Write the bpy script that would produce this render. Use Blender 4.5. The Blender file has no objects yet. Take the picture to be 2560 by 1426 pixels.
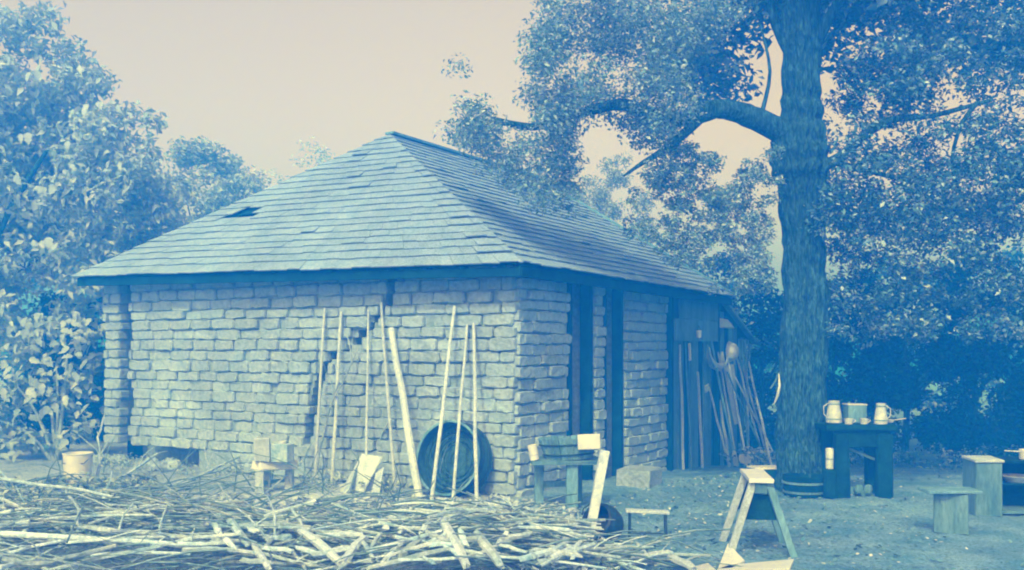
import bpy, math, random
import numpy as np
from mathutils import Vector, Matrix, Euler
random.seed(7)
rng = np.random.default_rng(11)
S = bpy.context.scene
COL = S.collection
# ---------------------------------------------------------------- camera
FL, CX, HY, EYE = 2570.0, 1280.0, 870.0, 1.60       # focal length, principal column, horizon row (photo pixels), eye height
cam_d = bpy.data.cameras.new('camera'); cam = bpy.data.objects.new('camera', cam_d); COL.objects.link(cam)
cam.location = (0, 0, EYE); cam.rotation_euler = (math.radians(90), 0, 0)
cam_d.sensor_width = 36; cam_d.lens = 36 * FL / 2560
cam_d.shift_y = (HY - 713) / 2560; cam_d.clip_end = 600; cam_d.clip_start = 0.1
S.camera = cam
# ---------------------------------------------------------------- light
SUN_EL, SUN_AZ = math.radians(44), math.radians(196)     # azimuth clockwise from +Y (view direction); sun behind the camera
sdir = Vector((math.sin(SUN_AZ) * math.cos(SUN_EL), math.cos(SUN_AZ) * math.cos(SUN_EL), math.sin(SUN_EL)))
sun_d = bpy.data.lights.new('sun', 'SUN'); sun_d.energy = 2.5; sun_d.angle = math.radians(0.6); sun_d.color = (1.0, 0.985, 0.965)
sun = bpy.data.objects.new('sun', sun_d); COL.objects.link(sun)
sun.rotation_euler = (-sdir).to_track_quat('-Z', 'Y').to_euler()
W = bpy.data.worlds.new('World'); S.world = W; W.use_nodes = True
nt = W.node_tree; nt.nodes.clear()
sky = nt.nodes.new('ShaderNodeTexSky'); sky.sky_type = 'NISHITA'; sky.sun_disc = False
sky.sun_elevation = SUN_EL; sky.sun_rotation = SUN_AZ; sky.air_density = 1.0; sky.dust_density = 6.0; sky.ozone_density = 1.0
hsv = nt.nodes.new('ShaderNodeHueSaturation'); hsv.inputs['Saturation'].default_value = 0.12
tint = nt.nodes.new('ShaderNodeMix'); tint.data_type = 'RGBA'; tint.blend_type = 'MULTIPLY'; tint.inputs[0].default_value = 1
tint.inputs[7].default_value = (1.40, 1.13, 0.56, 1)
bg = nt.nodes.new('ShaderNodeBackground'); bg.inputs['Strength'].default_value = 0.15
wo = nt.nodes.new('ShaderNodeOutputWorld')
nt.links.new(sky.outputs[0], hsv.inputs['Color']); nt.links.new(hsv.outputs[0], tint.inputs[6])
nt.links.new(tint.outputs[2], bg.inputs['Color']); nt.links.new(bg.outputs[0], wo.inputs['Surface'])
vs = S.view_settings; vs.view_transform = 'Standard'; vs.look = 'None'; vs.gamma = 1; vs.use_curve_mapping = False
vs.exposure = 0.1
S.display_settings.display_device = 'sRGB'
cy = S.cycles
cy.use_denoising = True
try: cy.denoiser = 'OPENIMAGEDENOISE'
except Exception: pass
cy.max_bounces = 6; cy.diffuse_bounces = 3; cy.glossy_bounces = 2; cy.transmission_bounces = 4; cy.volume_bounces = 4; cy.transparent_max_bounces = 8
cy.filter_width = 2.0
HAZE_DENSITY, HAZE_COLOR = 0.064, (0.004, 0.160, 1.0, 1)

# ---------------------------------------------------------------- helpers
def gz(x, y):                                    # lie of the land: level yard, falling away gently behind the house line
    return -0.42 * min(1.0, max(0.0, (y - 12.4) / 6.0)) if x > 0.8 else -0.42 * min(1.0, max(0.0, (y - 12.4) / 6.0)) * max(0, min(1, (x + .2)))
def P(px, py, d):                                # point that the photo shows at (px, py), d metres away
    return Vector(((px - CX) / FL * d, d, EYE - (py - HY) / FL * d))
def G(px, py):                                   # point of the ground there
    d = EYE * FL / (py - HY)
    for _ in range(12):
        x = (px - CX) / FL * d; d = (EYE - gz(x, d)) * FL / (py - HY)
    x = (px - CX) / FL * d
    return Vector((x, d, gz(x, d)))
class MB:
    def __init__(s): s.v = []; s.f = []
    def add(s, vs, fs):
        o = len(s.v); s.v += [tuple(v) for v in vs]; s.f += [tuple(i + o for i in f) for f in fs]
    def box(s, c, size, M=None, jit=0, ch=0.0):
        hx, hy, hz = size[0] / 2, size[1] / 2, size[2] / 2
        c = Vector(c)
        if ch:
            vs = []
            for sx in (-1, 1):
                for sy in (-1, 1):
                    for sz in (-1, 1):
                        vs += [Vector((sx * (hx - ch), sy * (hy - ch), sz * hz)), Vector((sx * (hx - ch), sy * hy, sz * (hz - ch))), Vector((sx * hx, sy * (hy - ch), sz * (hz - ch)))]
            def I(a, b, d, k): return ((a * 2 + b) * 2 + d) * 3 + k
            fs = [(I(0,0,1,0), I(1,0,1,0), I(1,1,1,0), I(0,1,1,0)), (I(0,1,0,0), I(1,1,0,0), I(1,0,0,0), I(0,0,0,0)),
                  (I(0,0,0,1), I(1,0,0,1), I(1,0,1,1), I(0,0,1,1)), (I(0,1,1,1), I(1,1,1,1), I(1,1,0,1), I(0,1,0,1)),
                  (I(0,0,0,2), I(0,0,1,2), I(0,1,1,2), I(0,1,0,2)), (I(1,1,0,2), I(1,1,1,2), I(1,0,1,2), I(1,0,0,2))]
            for a in (0, 1):
                for b in (0, 1):
                    fs.append((I(a,b,0,1), I(a,b,1,1), I(a,b,1,2), I(a,b,0,2)))
                    fs.append((I(a,0,b,0), I(a,1,b,0), I(a,1,b,2), I(a,0,b,2)))
                    fs.append((I(0,a,b,0), I(1,a,b,0), I(1,a,b,1), I(0,a,b,1)))
                    for d in (0, 1): fs.append((I(a,b,d,0), I(a,b,d,1), I(a,b,d,2)))
        else:
            vs = [Vector((sx * hx, sy * hy, sz * hz)) for sx in (-1, 1) for sy in (-1, 1) for sz in (-1, 1)]
            fs = [(0,1,3,2), (4,6,7,5), (0,4,5,1), (2,3,7,6), (0,2,6,4), (1,5,7,3)]
        if jit: vs = [v + Vector((random.uniform(-jit, jit), random.uniform(-jit, jit), random.uniform(-jit, jit))) for v in vs]
        if M is not None: vs = [M @ v for v in vs]
        s.add([c + v for v in vs], fs); return s
    def bar(s, a, b, w, h, up=Vector((0, 0, 1)), ch=0.004, jit=0.0):      # squared timber from a to b
        a = Vector(a); b = Vector(b); d = b - a; L = d.length; x = d / L
        y = up.cross(x)
        if y.length < 1e-4: y = Vector((0, 1, 0)).cross(x)
        y.normalize(); z = x.cross(y)
        M = Matrix((x, y, z)).transposed()
        return s.box((a + b) / 2, (L, w, h), M, jit, ch)
    def tube(s, pts, rad, n=6, cap=True, jit=0.0):
        pts = [Vector(p) for p in pts]; k = len(pts)
        if not hasattr(rad, '__len__'): rad = [rad] * k
        t0 = (pts[1] - pts[0]).normalized()
        ref = Vector((0, 0, 1)) if abs(t0.z) < 0.9 else Vector((1, 0, 0))
        o = len(s.v)
        for i, p in enumerate(pts):
            t = (pts[min(i + 1, k - 1)] - pts[max(i - 1, 0)]).normalized()
            a = (ref - t * ref.dot(t)).normalized(); b = t.cross(a); ref = a
            for j in range(n):
                th = 2 * math.pi * j / n; r = rad[i] * (1 + random.uniform(-jit, jit))
                s.v.append(tuple(p + (a * math.cos(th) + b * math.sin(th)) * r))
        for i in range(k - 1):
            for j in range(n):
                j2 = (j + 1) % n
                s.f.append((o + i*n + j, o + i*n + j2, o + (i+1)*n + j2, o + (i+1)*n + j))
        if cap:
            s.f.append(tuple(o + j for j in reversed(range(n)))); s.f.append(tuple(o + (k-1)*n + j for j in range(n)))
        return s
    def lathe(s, prof, n=24, M=None, c=(0, 0, 0), jit=0.0):           # prof = [(r, z)]
        c = Vector(c); vs = []; k = len(prof)
        for r, z in prof:
            for j in range(n):
                th = 2 * math.pi * j / n; v = Vector((r * math.cos(th), r * math.sin(th), z))
                if jit: v *= 1 + random.uniform(-jit, jit)
                vs.append(c + (M @ v if M is not None else v))
        fs = []
        for i in range(k - 1):
            for j in range(n):
                j2 = (j + 1) % n; fs.append((i*n + j, i*n + j2, (i+1)*n + j2, (i+1)*n + j))
        if prof[0][0] > 1e-5 and prof[-1][0] > 1e-5:
            for j in range(n): fs.append(((k-1)*n + j, (k-1)*n + (j+1) % n, (j+1) % n, j))
        s.add(vs, fs); return s
    def mesh(s, name, mat, smooth=False):
        me = bpy.data.meshes.new(name); me.from_pydata(s.v, [], s.f); me.update()
        if mat: me.materials.append(mat)
        if smooth:
            me.polygons.foreach_set('use_smooth', [True] * len(me.polygons))
            try: me.set_sharp_from_angle(angle=math.radians(40))
            except Exception: pass
        return me
    def build(s, name, mat, parent=None, smooth=False):
        return link(name, s.mesh(name, mat, smooth), parent)
def link(name, me, parent=None):
    o = bpy.data.objects.new(name, me); COL.objects.link(o)
    if parent is not None:
        o.parent = parent; o.matrix_parent_inverse = Matrix.Translation(-Vector(parent['at'])) if 'at' in parent else Matrix()
    return o
def tag(o, label=None, cat=None, group=None, kind=None):
    if label: o['label'] = label
    if cat: o['category'] = cat
    if group: o['group'] = group
    if kind: o['kind'] = kind
    return o
ROOTS = {}
def thing(name, label, cat, loc=(0, 0, 0), group=None):            # Empty at the thing's base; parts are built in world coordinates
    o = bpy.data.objects.new(name, None); COL.objects.link(o); o.location = loc; o.empty_display_size = 0.1
    o['at'] = [float(v) for v in loc]
    tag(o, label, cat, group); return o
def npmesh(name, V, F, mat):
    me = bpy.data.meshes.new(name); me.from_pydata([], [], [])
    n = F.shape[1]
    me.vertices.add(len(V)); me.vertices.foreach_set('co', V.astype(np.float32).ravel())
    me.loops.add(F.size); me.loops.foreach_set('vertex_index', F.astype(np.int32).ravel())
    me.polygons.add(len(F)); me.polygons.foreach_set('loop_start', np.arange(0, F.size, n, dtype=np.int32))
    me.update(); me.validate()
    if mat: me.materials.append(mat)
    return me

# ---------------------------------------------------------------- materials
def mat(name, c1, c2, scale=8.0, bump=0.3, bscale=40.0, rough=0.85, stretch=None, spec=0.2, c3=None, per=0.12, obj=False, metal=0.0, dist=0.02, fine=0.25, stain=0.12):
    m = bpy.data.materials.new(name); m.use_nodes = True; n = m.node_tree; N = n.nodes; L = n.links
    b = N['Principled BSDF']; b.inputs['Roughness'].default_value = rough; b.inputs['Specular IOR Level'].default_value = spec; b.inputs['Metallic'].default_value = metal
    if obj: src = N.new('ShaderNodeTexCoord').outputs['Object']
    else: src = N.new('ShaderNodeNewGeometry').outputs['Position']
    if stretch:
        mp = N.new('ShaderNodeMapping'); mp.inputs['Scale'].default_value = stretch; L.new(src, mp.inputs['Vector']); src = mp.outputs[0]
    oi = N.new('ShaderNodeObjectInfo')
    t1 = N.new('ShaderNodeTexNoise'); t1.inputs['Scale'].default_value = scale; t1.inputs['Detail'].default_value = 6; t1.inputs['Roughness'].default_value = 0.62; L.new(src, t1.inputs['Vector'])
    rp = N.new('ShaderNodeValToRGB'); L.new(t1.outputs[0], rp.inputs[0])
    rp.color_ramp.elements[0].position = 0.33; rp.color_ramp.elements[0].color = (*c1, 1)
    rp.color_ramp.elements[1].position = 0.67; rp.color_ramp.elements[1].color = (*c2, 1)
    if c3:
        e = rp.color_ramp.elements.new(0.78); e.color = (*c3, 1)
    t2 = N.new('ShaderNodeTexNoise'); t2.inputs['Scale'].default_value = bscale; t2.inputs['Detail'].default_value = 5; L.new(src, t2.inputs['Vector'])
    mr = N.new('ShaderNodeMapRange'); mr.inputs[1].default_value = 0.3; mr.inputs[2].default_value = 0.7; mr.inputs[3].default_value = 1 - fine; mr.inputs[4].default_value = 1 + fine; L.new(t2.outputs[0], mr.inputs[0])
    m2 = N.new('ShaderNodeMapRange'); m2.inputs[3].default_value = 1 - per; m2.inputs[4].default_value = 1 + per; L.new(oi.outputs['Random'], m2.inputs[0])
    t3 = N.new('ShaderNodeTexNoise'); t3.inputs['Scale'].default_value = 0.9; t3.inputs['Detail'].default_value = 4; L.new(src, t3.inputs['Vector'])
    m3 = N.new('ShaderNodeMapRange'); m3.inputs[1].default_value = 0.32; m3.inputs[2].default_value = 0.68; m3.inputs[3].default_value = 1 - stain; m3.inputs[4].default_value = 1 + stain * .6; L.new(t3.outputs[0], m3.inputs[0])
    m4 = N.new('ShaderNodeMath'); m4.operation = 'MULTIPLY'; L.new(mr.outputs[0], m4.inputs[0]); L.new(m3.outputs[0], m4.inputs[1])
    mu = N.new('ShaderNodeMath'); mu.operation = 'MULTIPLY'; L.new(m4.outputs[0], mu.inputs[0]); L.new(m2.outputs[0], mu.inputs[1])
    sc = N.new('ShaderNodeVectorMath'); sc.operation = 'SCALE'; L.new(rp.outputs[0], sc.inputs[0]); L.new(mu.outputs[0], sc.inputs['Scale'])
    L.new(sc.outputs[0], b.inputs['Base Color'])
    if bump:
        bp = N.new('ShaderNodeBump'); bp.inputs['Strength'].default_value = bump; bp.inputs['Distance'].default_value = dist; L.new(t2.outputs[0], bp.inputs['Height']); L.new(bp.outputs[0], b.inputs['Normal'])
    return m
def leafmat(name, col, col2, trans=0.35, gloss=0.25, rough=0.35, glint_col=None):
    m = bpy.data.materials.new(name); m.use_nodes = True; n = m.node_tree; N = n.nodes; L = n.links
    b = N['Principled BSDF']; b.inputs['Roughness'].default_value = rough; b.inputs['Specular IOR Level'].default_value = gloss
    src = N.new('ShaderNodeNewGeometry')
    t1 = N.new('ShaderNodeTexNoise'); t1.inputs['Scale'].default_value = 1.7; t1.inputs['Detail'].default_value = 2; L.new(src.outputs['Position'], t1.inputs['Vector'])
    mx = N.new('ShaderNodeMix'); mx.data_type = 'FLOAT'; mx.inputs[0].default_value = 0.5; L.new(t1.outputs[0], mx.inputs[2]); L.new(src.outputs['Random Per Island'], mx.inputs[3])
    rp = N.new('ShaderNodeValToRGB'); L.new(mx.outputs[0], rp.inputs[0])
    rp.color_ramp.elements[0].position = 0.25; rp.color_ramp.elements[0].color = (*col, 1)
    rp.color_ramp.elements[1].position = 0.6 if glint_col else 0.8; rp.color_ramp.elements[1].color = (*col2, 1)
    if glint_col: rp.color_ramp.elements.new(0.74).color = (*glint_col, 1)  # painted glint: brightest random leaves imitate catching the sun
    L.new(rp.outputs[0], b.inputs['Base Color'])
    tr = N.new('ShaderNodeBsdfTranslucent'); L.new(rp.outputs[0], tr.inputs['Color'])
    ms = N.new('ShaderNodeMixShader'); ms.inputs[0].default_value = trans
    L.new(b.outputs[0], ms.inputs[1]); L.new(tr.outputs[0], ms.inputs[2]); L.new(ms.outputs[0], N['Material Output'].inputs['Surface'])
    return m
ADOBE = mat('adobe', (0.19, 0.31, 0.53), (0.27, 0.39, 0.62), scale=3.5, bump=0.6, bscale=24, c3=(0.30, 0.42, 0.65), per=0.10, dist=0.03, fine=.22, stain=.22)
MORTAR = mat('mud_mortar', (0.15, 0.27, 0.47), (0.24, 0.36, 0.58), scale=5, bump=0.6, bscale=22, dist=0.03)
SHAKE = mat('weathered_shake', (0.145, 0.265, 0.54), (0.20, 0.315, 0.62), scale=5, bump=0.4, bscale=34, per=0.07, dist=0.012)
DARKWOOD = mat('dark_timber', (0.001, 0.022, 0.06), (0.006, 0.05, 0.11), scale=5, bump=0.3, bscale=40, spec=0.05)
OLDWOOD = mat('old_timber', (0.05, 0.16, 0.33), (0.13, 0.28, 0.49), scale=6, bump=0.4, bscale=50, stretch=(1, 1, .25), per=0.25)
PALEWOOD = mat('pale_timber', (0.27, 0.39, 0.62), (0.41, 0.53, 0.76), scale=7, bump=0.3, bscale=50, per=0.12)
BAMBOO = mat('pale_pole', (0.33, 0.45, 0.68), (0.44, 0.56, 0.78), scale=6, bump=0.15, bscale=30, per=0.12, rough=0.6)
STICK = mat('dry_stick', (0.15, 0.29, 0.51), (0.40, 0.52, 0.74), scale=5, bump=0.3, bscale=40, per=0.35)
BARK = mat('oak_bark', (0.001, 0.022, 0.07), (0.05, 0.16, 0.31), scale=34, bump=1.0, bscale=60, stretch=(1, 1, .22), dist=0.05, fine=0.6, c3=(.10, .24, .40), stain=.4, spec=0.03)
TIN = mat('tin', (0.32, 0.44, 0.62), (0.48, 0.58, 0.74), scale=9, bump=0.1, bscale=20, rough=0.45, spec=0.5, per=0.05)
IRON = mat('blackened_iron', (0.001, 0.015, 0.04), (0.006, 0.04, 0.08), scale=9, bump=0.4, bscale=30, rough=0.6, spec=0.4)
ENAMEL = mat('white_enamel', (0.48, 0.58, 0.76), (0.58, 0.66, 0.80), scale=6, bump=0.05, bscale=12, rough=0.35, spec=0.5, per=0.04, fine=0.06)
SOIL = None
# ---------------------------------------------------------------- ground
def ground_mat():
    m = bpy.data.materials.new('yard_soil'); m.use_nodes = True; n = m.node_tree; N = n.nodes; L = n.links
    b = N['Principled BSDF']; b.inputs['Roughness'].default_value = 0.95; b.inputs['Specular IOR Level'].default_value = 0.1
    pos = N.new('ShaderNodeNewGeometry').outputs['Position']
    def noise(sc, det=6, ro=0.6):
        t = N.new('ShaderNodeTexNoise'); t.inputs['Scale'].default_value = sc; t.inputs['Detail'].default_value = det; t.inputs['Roughness'].default_value = ro; L.new(pos, t.inputs['Vector']); return t.outputs[0]
    def ramp(f, a, b_, c1, c2):
        r = N.new('ShaderNodeValToRGB'); r.color_ramp.elements[0].position = a; r.color_ramp.elements[1].position = b_
        r.color_ramp.elements[0].color = (*c1, 1); r.color_ramp.elements[1].color = (*c2, 1); L.new(f, r.inputs[0]); return r.outputs[0]
    soil = ramp(noise(2.2), 0.35, 0.68, (0.08, 0.23, 0.52), (0.20, 0.38, 0.72))
    chips = ramp(noise(3.0), 0.35, 0.65, (0.22, 0.34, 0.58), (0.34, 0.46, 0.70))     # bark litter round the wood pile; left-hand fading also put into this paler tone
    sx = N.new('ShaderNodeSeparateXYZ'); L.new(pos, sx.inputs[0])
    wob = N.new('ShaderNodeMath'); wob.operation = 'MULTIPLY_ADD'; L.new(noise(0.9, 4), wob.inputs[0]); wob.inputs[1].default_value = 2.0; L.new(sx.outputs[0], wob.inputs[2])
    mr = N.new('ShaderNodeMapRange'); mr.inputs[1].default_value = 0.5; mr.inputs[2].default_value = 1.8; mr.inputs[3].default_value = 1; mr.inputs[4].default_value = 0; mr.interpolation_type = 'SMOOTHSTEP'; L.new(wob.outputs[0], mr.inputs[0])
    mx = N.new('ShaderNodeMix'); mx.data_type = 'RGBA'; L.new(mr.outputs[0], mx.inputs[0]); L.new(soil, mx.inputs[6]); L.new(chips, mx.inputs[7])
    sp = ramp(noise(38, 3, 0.7), 0.36, 0.52, (0.4, 0.45, 0.5), (1.12, 1.12, 1.12))
    mm = N.new('ShaderNodeMix'); mm.data_type = 'RGBA'; mm.blend_type = 'MULTIPLY'; mm.inputs[0].default_value = 1; L.new(mx.outputs[2], mm.inputs[6]); L.new(sp, mm.inputs[7])
    big = ramp(noise(0.7, 5, .65), 0.38, 0.64, (0.72, 0.76, 0.8), (1.15, 1.12, 1.1))
    m5 = N.new('ShaderNodeMix'); m5.data_type = 'RGBA'; m5.blend_type = 'MULTIPLY'; m5.inputs[0].default_value = 1; L.new(mm.outputs[2], m5.inputs[6]); L.new(big, m5.inputs[7])
    L.new(m5.outputs[2], b.inputs['Base Color'])
    bp = N.new('ShaderNodeBump'); bp.inputs['Strength'].default_value = 0.7; bp.inputs['Distance'].default_value = 0.10; L.new(noise(11, 9, 0.7), bp.inputs['Height']); L.new(bp.outputs[0], b.inputs['Normal'])
    return m
GROUND = ground_mat()
def axis(a, b, fa, fb, step, far):
    inner = np.arange(fa, fb + 1e-6, step)
    lo = fa - np.geomspace(step, fa - a, 14)[::-1]; hi = fb + np.geomspace(step, b - fb, 14)
    return np.concatenate([lo, inner, hi])
xs = axis(-50, 50, -8, 8, 0.09, 0); ys = axis(-25, 65, 6.4, 19, 0.09, 0)
X, Y = np.meshgrid(xs, ys)
t = np.clip((Y - 12.4) / 6.0, 0, 1); side = np.clip(X + 0.2, 0, 1)
Z = -0.42 * t * side
Z += 0.012 * np.sin(X * 2.1 + 1.3 * np.sin(Y * 1.7)) * np.cos(Y * 2.6 + X) + rng.normal(0, 0.006, X.shape) * ((np.abs(X) < 8) & (Y > 6) & (Y < 19))
nx, ny = len(xs), len(ys)
idx = np.arange(nx * ny).reshape(ny, nx)
F = np.stack([idx[:-1, :-1], idx[:-1, 1:], idx[1:, 1:], idx[1:, :-1]], -1).reshape(-1, 4)
g = link('ground', npmesh('ground', np.stack([X, Y, Z], -1).reshape(-1, 3), F, GROUND)); g['kind'] = 'structure'
for p in g.data.polygons: p.use_smooth = True

# haze: blue air added to lift the darks to blue, one closed box round everything
hm = bpy.data.materials.new('added_blue_air'); hm.use_nodes = True; hn = hm.node_tree; hn.nodes.clear()
pv = hn.nodes.new('ShaderNodeVolumePrincipled'); pv.inputs['Color'].default_value = HAZE_COLOR; pv.inputs['Density'].default_value = HAZE_DENSITY
pv.inputs['Absorption Color'].default_value = (1, 1, 1, 1); pv.inputs['Anisotropy'].default_value = 0.0
ho = hn.nodes.new('ShaderNodeOutputMaterial'); hn.links.new(pv.outputs[0], ho.inputs['Volume'])
hz = MB().box((0, 20, 4.0), (110, 100, 11.0)).build('added_haze', hm); hz['kind'] = 'stuff'

# ---------------------------------------------------------------- adobe house
U = Vector((-.860, .510, 0)).normalized(); V = Vector((-U.y * -1, -U.x, 0)); V = Vector((.510, .860, 0)).normalized()
NF = -V; NR = -U; UP = Vector((0, 0, 1))
C0 = Vector((.05, 10.96, 0))
def Wf(t, z, out=0): return C0 + U * t + NF * out + UP * z       # point on the front wall
def Wr(s, z, out=0): return C0 + V * s + NR * out + UP * z       # point on the right wall
house = thing('adobe_house', 'low adobe brick farm building with a hipped shingle roof and a cracked front wall', 'building', tuple(Wf(3, 0)))
H_TOP = 2.50; L_F = 6.73; S_R = 4.28
CRACK = [(975, 700), (968, 752), (950, 790), (912, 822), (880, 862), (835, 885), (805, 915), (792, 955), (782, 1000), (772, 1050), (764, 1105)]
def t_of(px, py):
    k = (px - CX) / FL; tt = (C0.x - k * C0.y) / (k * U.y - U.x); d = C0.y + U.y * tt; return tt, EYE - (py - HY) / FL * d
CRACK = [t_of(*p) for p in CRACK]
def crack_at(z):
    for (t0, z0), (t1, z1) in zip(CRACK, CRACK[1:]):
        if z1 <= z <= z0: return t0 + (t1 - t0) * (z0 - z) / (z0 - z1)
    return CRACK[0][0] if z > CRACK[0][1] else None
def in_crack(t, z): return crack_at(z)
core = MB()
def panel(mb, fn, a0, a1, z0, z1, out0, out1):                   # slab between two outs
    vs = [fn(a, z, o) for a in (a0, a1) for z in (z0, z1) for o in (out0, out1)]
    mb.add(vs, [(0,1,3,2), (4,6,7,5), (0,4,5,1), (2,3,7,6), (0,2,6,4), (1,5,7,3)])
DEP = 0.15
CO = -.045
zz0 = -.6
for z1 in [.34] + [.34 + .0864 * i for i in range(1, 26)]:
    zc = (zz0 + z1) / 2; tc = crack_at(zc); e_ = 6.12 if zc > .34 else 4.85
    if tc is None: panel(core, Wf, .1, e_, zz0, z1, -.4, CO)
    else: panel(core, Wf, .1, tc - .07, zz0, z1, -.4, CO); panel(core, Wf, tc + .07, e_, zz0, z1, -.4, CO)
    zz0 = z1 + .0005
panel(core, Wf, 1.5, 4.5, 0, H_TOP, -.62, -.6); panel(core, Wf, 4.86, 6.7, -.6, .5, -.75, -.55)
panel(core, Wf, 6.40, 6.70, 0.30, H_TOP, -DEP - .25, CO)
wall = core.build('wall', MORTAR, house)
core_r = MB()
panel(core_r, Wr, 0.12, 1.24, -0.6, H_TOP, -DEP - .2, -.05)
panel(core_r, Wr, 1.88, 2.21, -0.6, H_TOP, -DEP - .2, -.05)
panel(core_r, Wr, 2.80, 4.26, -0.8, H_TOP, -DEP - .2, -.05)
wall_r = core_r.build('wall', MORTAR, house)
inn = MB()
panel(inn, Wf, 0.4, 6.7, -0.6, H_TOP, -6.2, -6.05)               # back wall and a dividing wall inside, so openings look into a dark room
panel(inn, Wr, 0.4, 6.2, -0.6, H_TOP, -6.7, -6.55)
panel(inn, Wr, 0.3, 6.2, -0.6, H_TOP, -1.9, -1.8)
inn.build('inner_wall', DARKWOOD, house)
# bricks: a few shared lumpy shapes
def brick_mesh(i):
    r = random.Random(100 + i)
    prof = [(-0.5, 0.5, 0), (0.30, 0.5, 0), (0.44, 0.47, 1), (0.5, 0.38, 2)]
    # outline: 8 points rounded rectangle, three rings (back, shoulder, face)
    base = [(-.5, -.36), (-.43, -.5), (-.1, -.5), (.15, -.5), (.43, -.5), (.5, -.36), (.5, .34), (.44, .5), (.1, .5), (-.2, .5), (-.44, .5), (-.5, .34)]
    base = [(x + r.uniform(-.022, .022), z + r.uniform(-.085, .06)) for x, z in base]
    vs = []; n = len(base)
    for y, k in ((-.5, 1.0), (.36, 1.0), (.5, .86)):
        for x, z in base:
            kk = k if k == 1 else k + r.uniform(-.07, .05)
            vs.append((x * (1 - (1 - kk) * .45), y + (r.uniform(-.05, .03) if k < 1 else 0), z * kk))
    fs = [tuple(range(2 * n, 3 * n))]
    for a in (0, 1):
        for j in range(n):
            j2 = (j + 1) % n; fs.append((a*n + j2, a*n + j, (a+1)*n + j, (a+1)*n + j2))
    mb = MB(); mb.add(vs, [tuple(reversed(f)) for f in fs]); return mb
BR = [brick_mesh(i) for i in range(14)]
BRM = [b.mesh('brick', ADOBE) for b in BR]
bricks = []     # (matrix, variant, wall)
def lay(fn, ax, nrm, a0, a1, z0, z1, wallobj, crack=None, ragged=0.0, bl=0.37, gap=0.014, hc=0.128, seed=0, skipf=None, filled=0):
    r = random.Random(seed)
    nc = int(round((z1 - z0) / hc)); h = (z1 - z0) / nc
    hs = [h * r.uniform(.88, 1.12) for _ in range(nc)]; sc_ = (z1 - z0) / sum(hs); hs = [q * sc_ for q in hs]; zrun = z0
    for k in range(nc):
        h = hs[k]; zc = zrun + h / 2; zrun += h; a = a0 + (-.5 * bl if k % 2 else 0) + r.uniform(-.06, .06)
        while a < a1 - .02:
            w = bl * r.uniform(.82, 1.16); b0, b1 = max(a, a0 + r.uniform(0, ragged)), min(a + w, a1 - r.uniform(0, ragged))
            a += w
            if b1 - b0 < .07: continue
            segs = [(b0, b1)]
            if crack:
                tc = crack(b0, zc)
                if tc is not None:
                    hw = r.uniform(.03, .085) * (1.5 if 1.1 < zc < 1.9 else .9); segs = []
                    if tc - hw > b0: segs.append((b0, min(b1, tc - hw)))
                    if tc + hw < b1: segs.append((max(b0, tc + hw), b1))
            for s0, s1 in segs:
                wd = s1 - s0
                if wd < .06 or (skipf and skipf((s0 + s1) / 2, zc)): continue
                low = filled and r.random() < .30 + .55 * max(0, 1 - zc / 2.0)      # mud smeared over the lower joints
                gz_ = gap * (.05 if low else .75) * r.uniform(.5, 1.5); gx_ = gap * r.choice((.1, .4, 1, 1.6, 2.3)) * r.uniform(.6, 1.4)
                if filled and r.random() < .10: s1 -= (s1 - s0) * r.uniform(.10, .28); wd = s1 - s0
                out = r.uniform(-.018, .026) - (.02 * r.random() if filled and zc < 1.2 else 0)
                ctr = fn((s0 + s1) / 2, zc + r.uniform(-.006, .006), -DEP / 2 + out)
                rot = r.uniform(-.028, .028)
                X = ax * (wd - gx_); Yv = nrm * DEP; Zv = UP * (h - gz_)
                M = Matrix(((X.x, Yv.x, 0, 0), (X.y, Yv.y, 0, 0), (X.z, Yv.z, Zv.z, 0), (0, 0, 0, 1)))
                M = Matrix.Translation(ctr) @ Matrix.Rotation(rot, 4, nrm) @ M
                bricks.append((M, r.randrange(14), wallobj))
def missing(t, z):
    return (t > 4.2 and z < .30 and random.random() < .5) or (t > 4.85 and z < .30) or (.45 < t < .8 and 1.15 < z < 1.45 and random.random() < .35)
lay(Wf, U, NF, 0, 6.2, 0.02, H_TOP, wall, in_crack, .05, seed=3, skipf=missing, filled=1)
lay(Wf, U, NF, 6.34, 6.72, 0.27, H_TOP, wall, None, .04, bl=.5, seed=4)
n_front = len(bricks)
lay(Wr, V, NR, 0.02, 1.23, -.05, H_TOP, wall_r, None, .04, seed=5, bl=.36)
lay(Wr, V, NR, 1.92, 2.20, -.05, H_TOP, wall_r, None, .02, seed=6, bl=.36, gap=.010)
lay(Wr, V, NR, 2.82, 4.24, -.20, H_TOP, wall_r, None, .03, seed=7, bl=.36)
# the largest 300 are pieces of their own, the rest one joined part
order = sorted(range(len(bricks)), key=lambda i: -(bricks[i][0].to_3x3().col[0].length * bricks[i][0].to_3x3().col[2].length / bricks[i][0].translation.y ** 2) * (1 if i < n_front else .5))
solo = set(order[:300])
rest = {}
for i, (M, k, w) in enumerate(bricks):
    if i in solo:
        o = link('brick', BRM[k], w); o.parent = w; o.matrix_parent_inverse = Matrix.Translation(-Vector(house['at'])) if False else Matrix(); o.matrix_basis = M
    else:
        mb = rest.setdefault(w, MB()); mb.add([M @ Vector(v) for v in BR[k].v], BR[k].f)
for w, mb in rest.items(): mb.build('brick', ADOBE, w)['kind'] = 'stuff'
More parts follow.
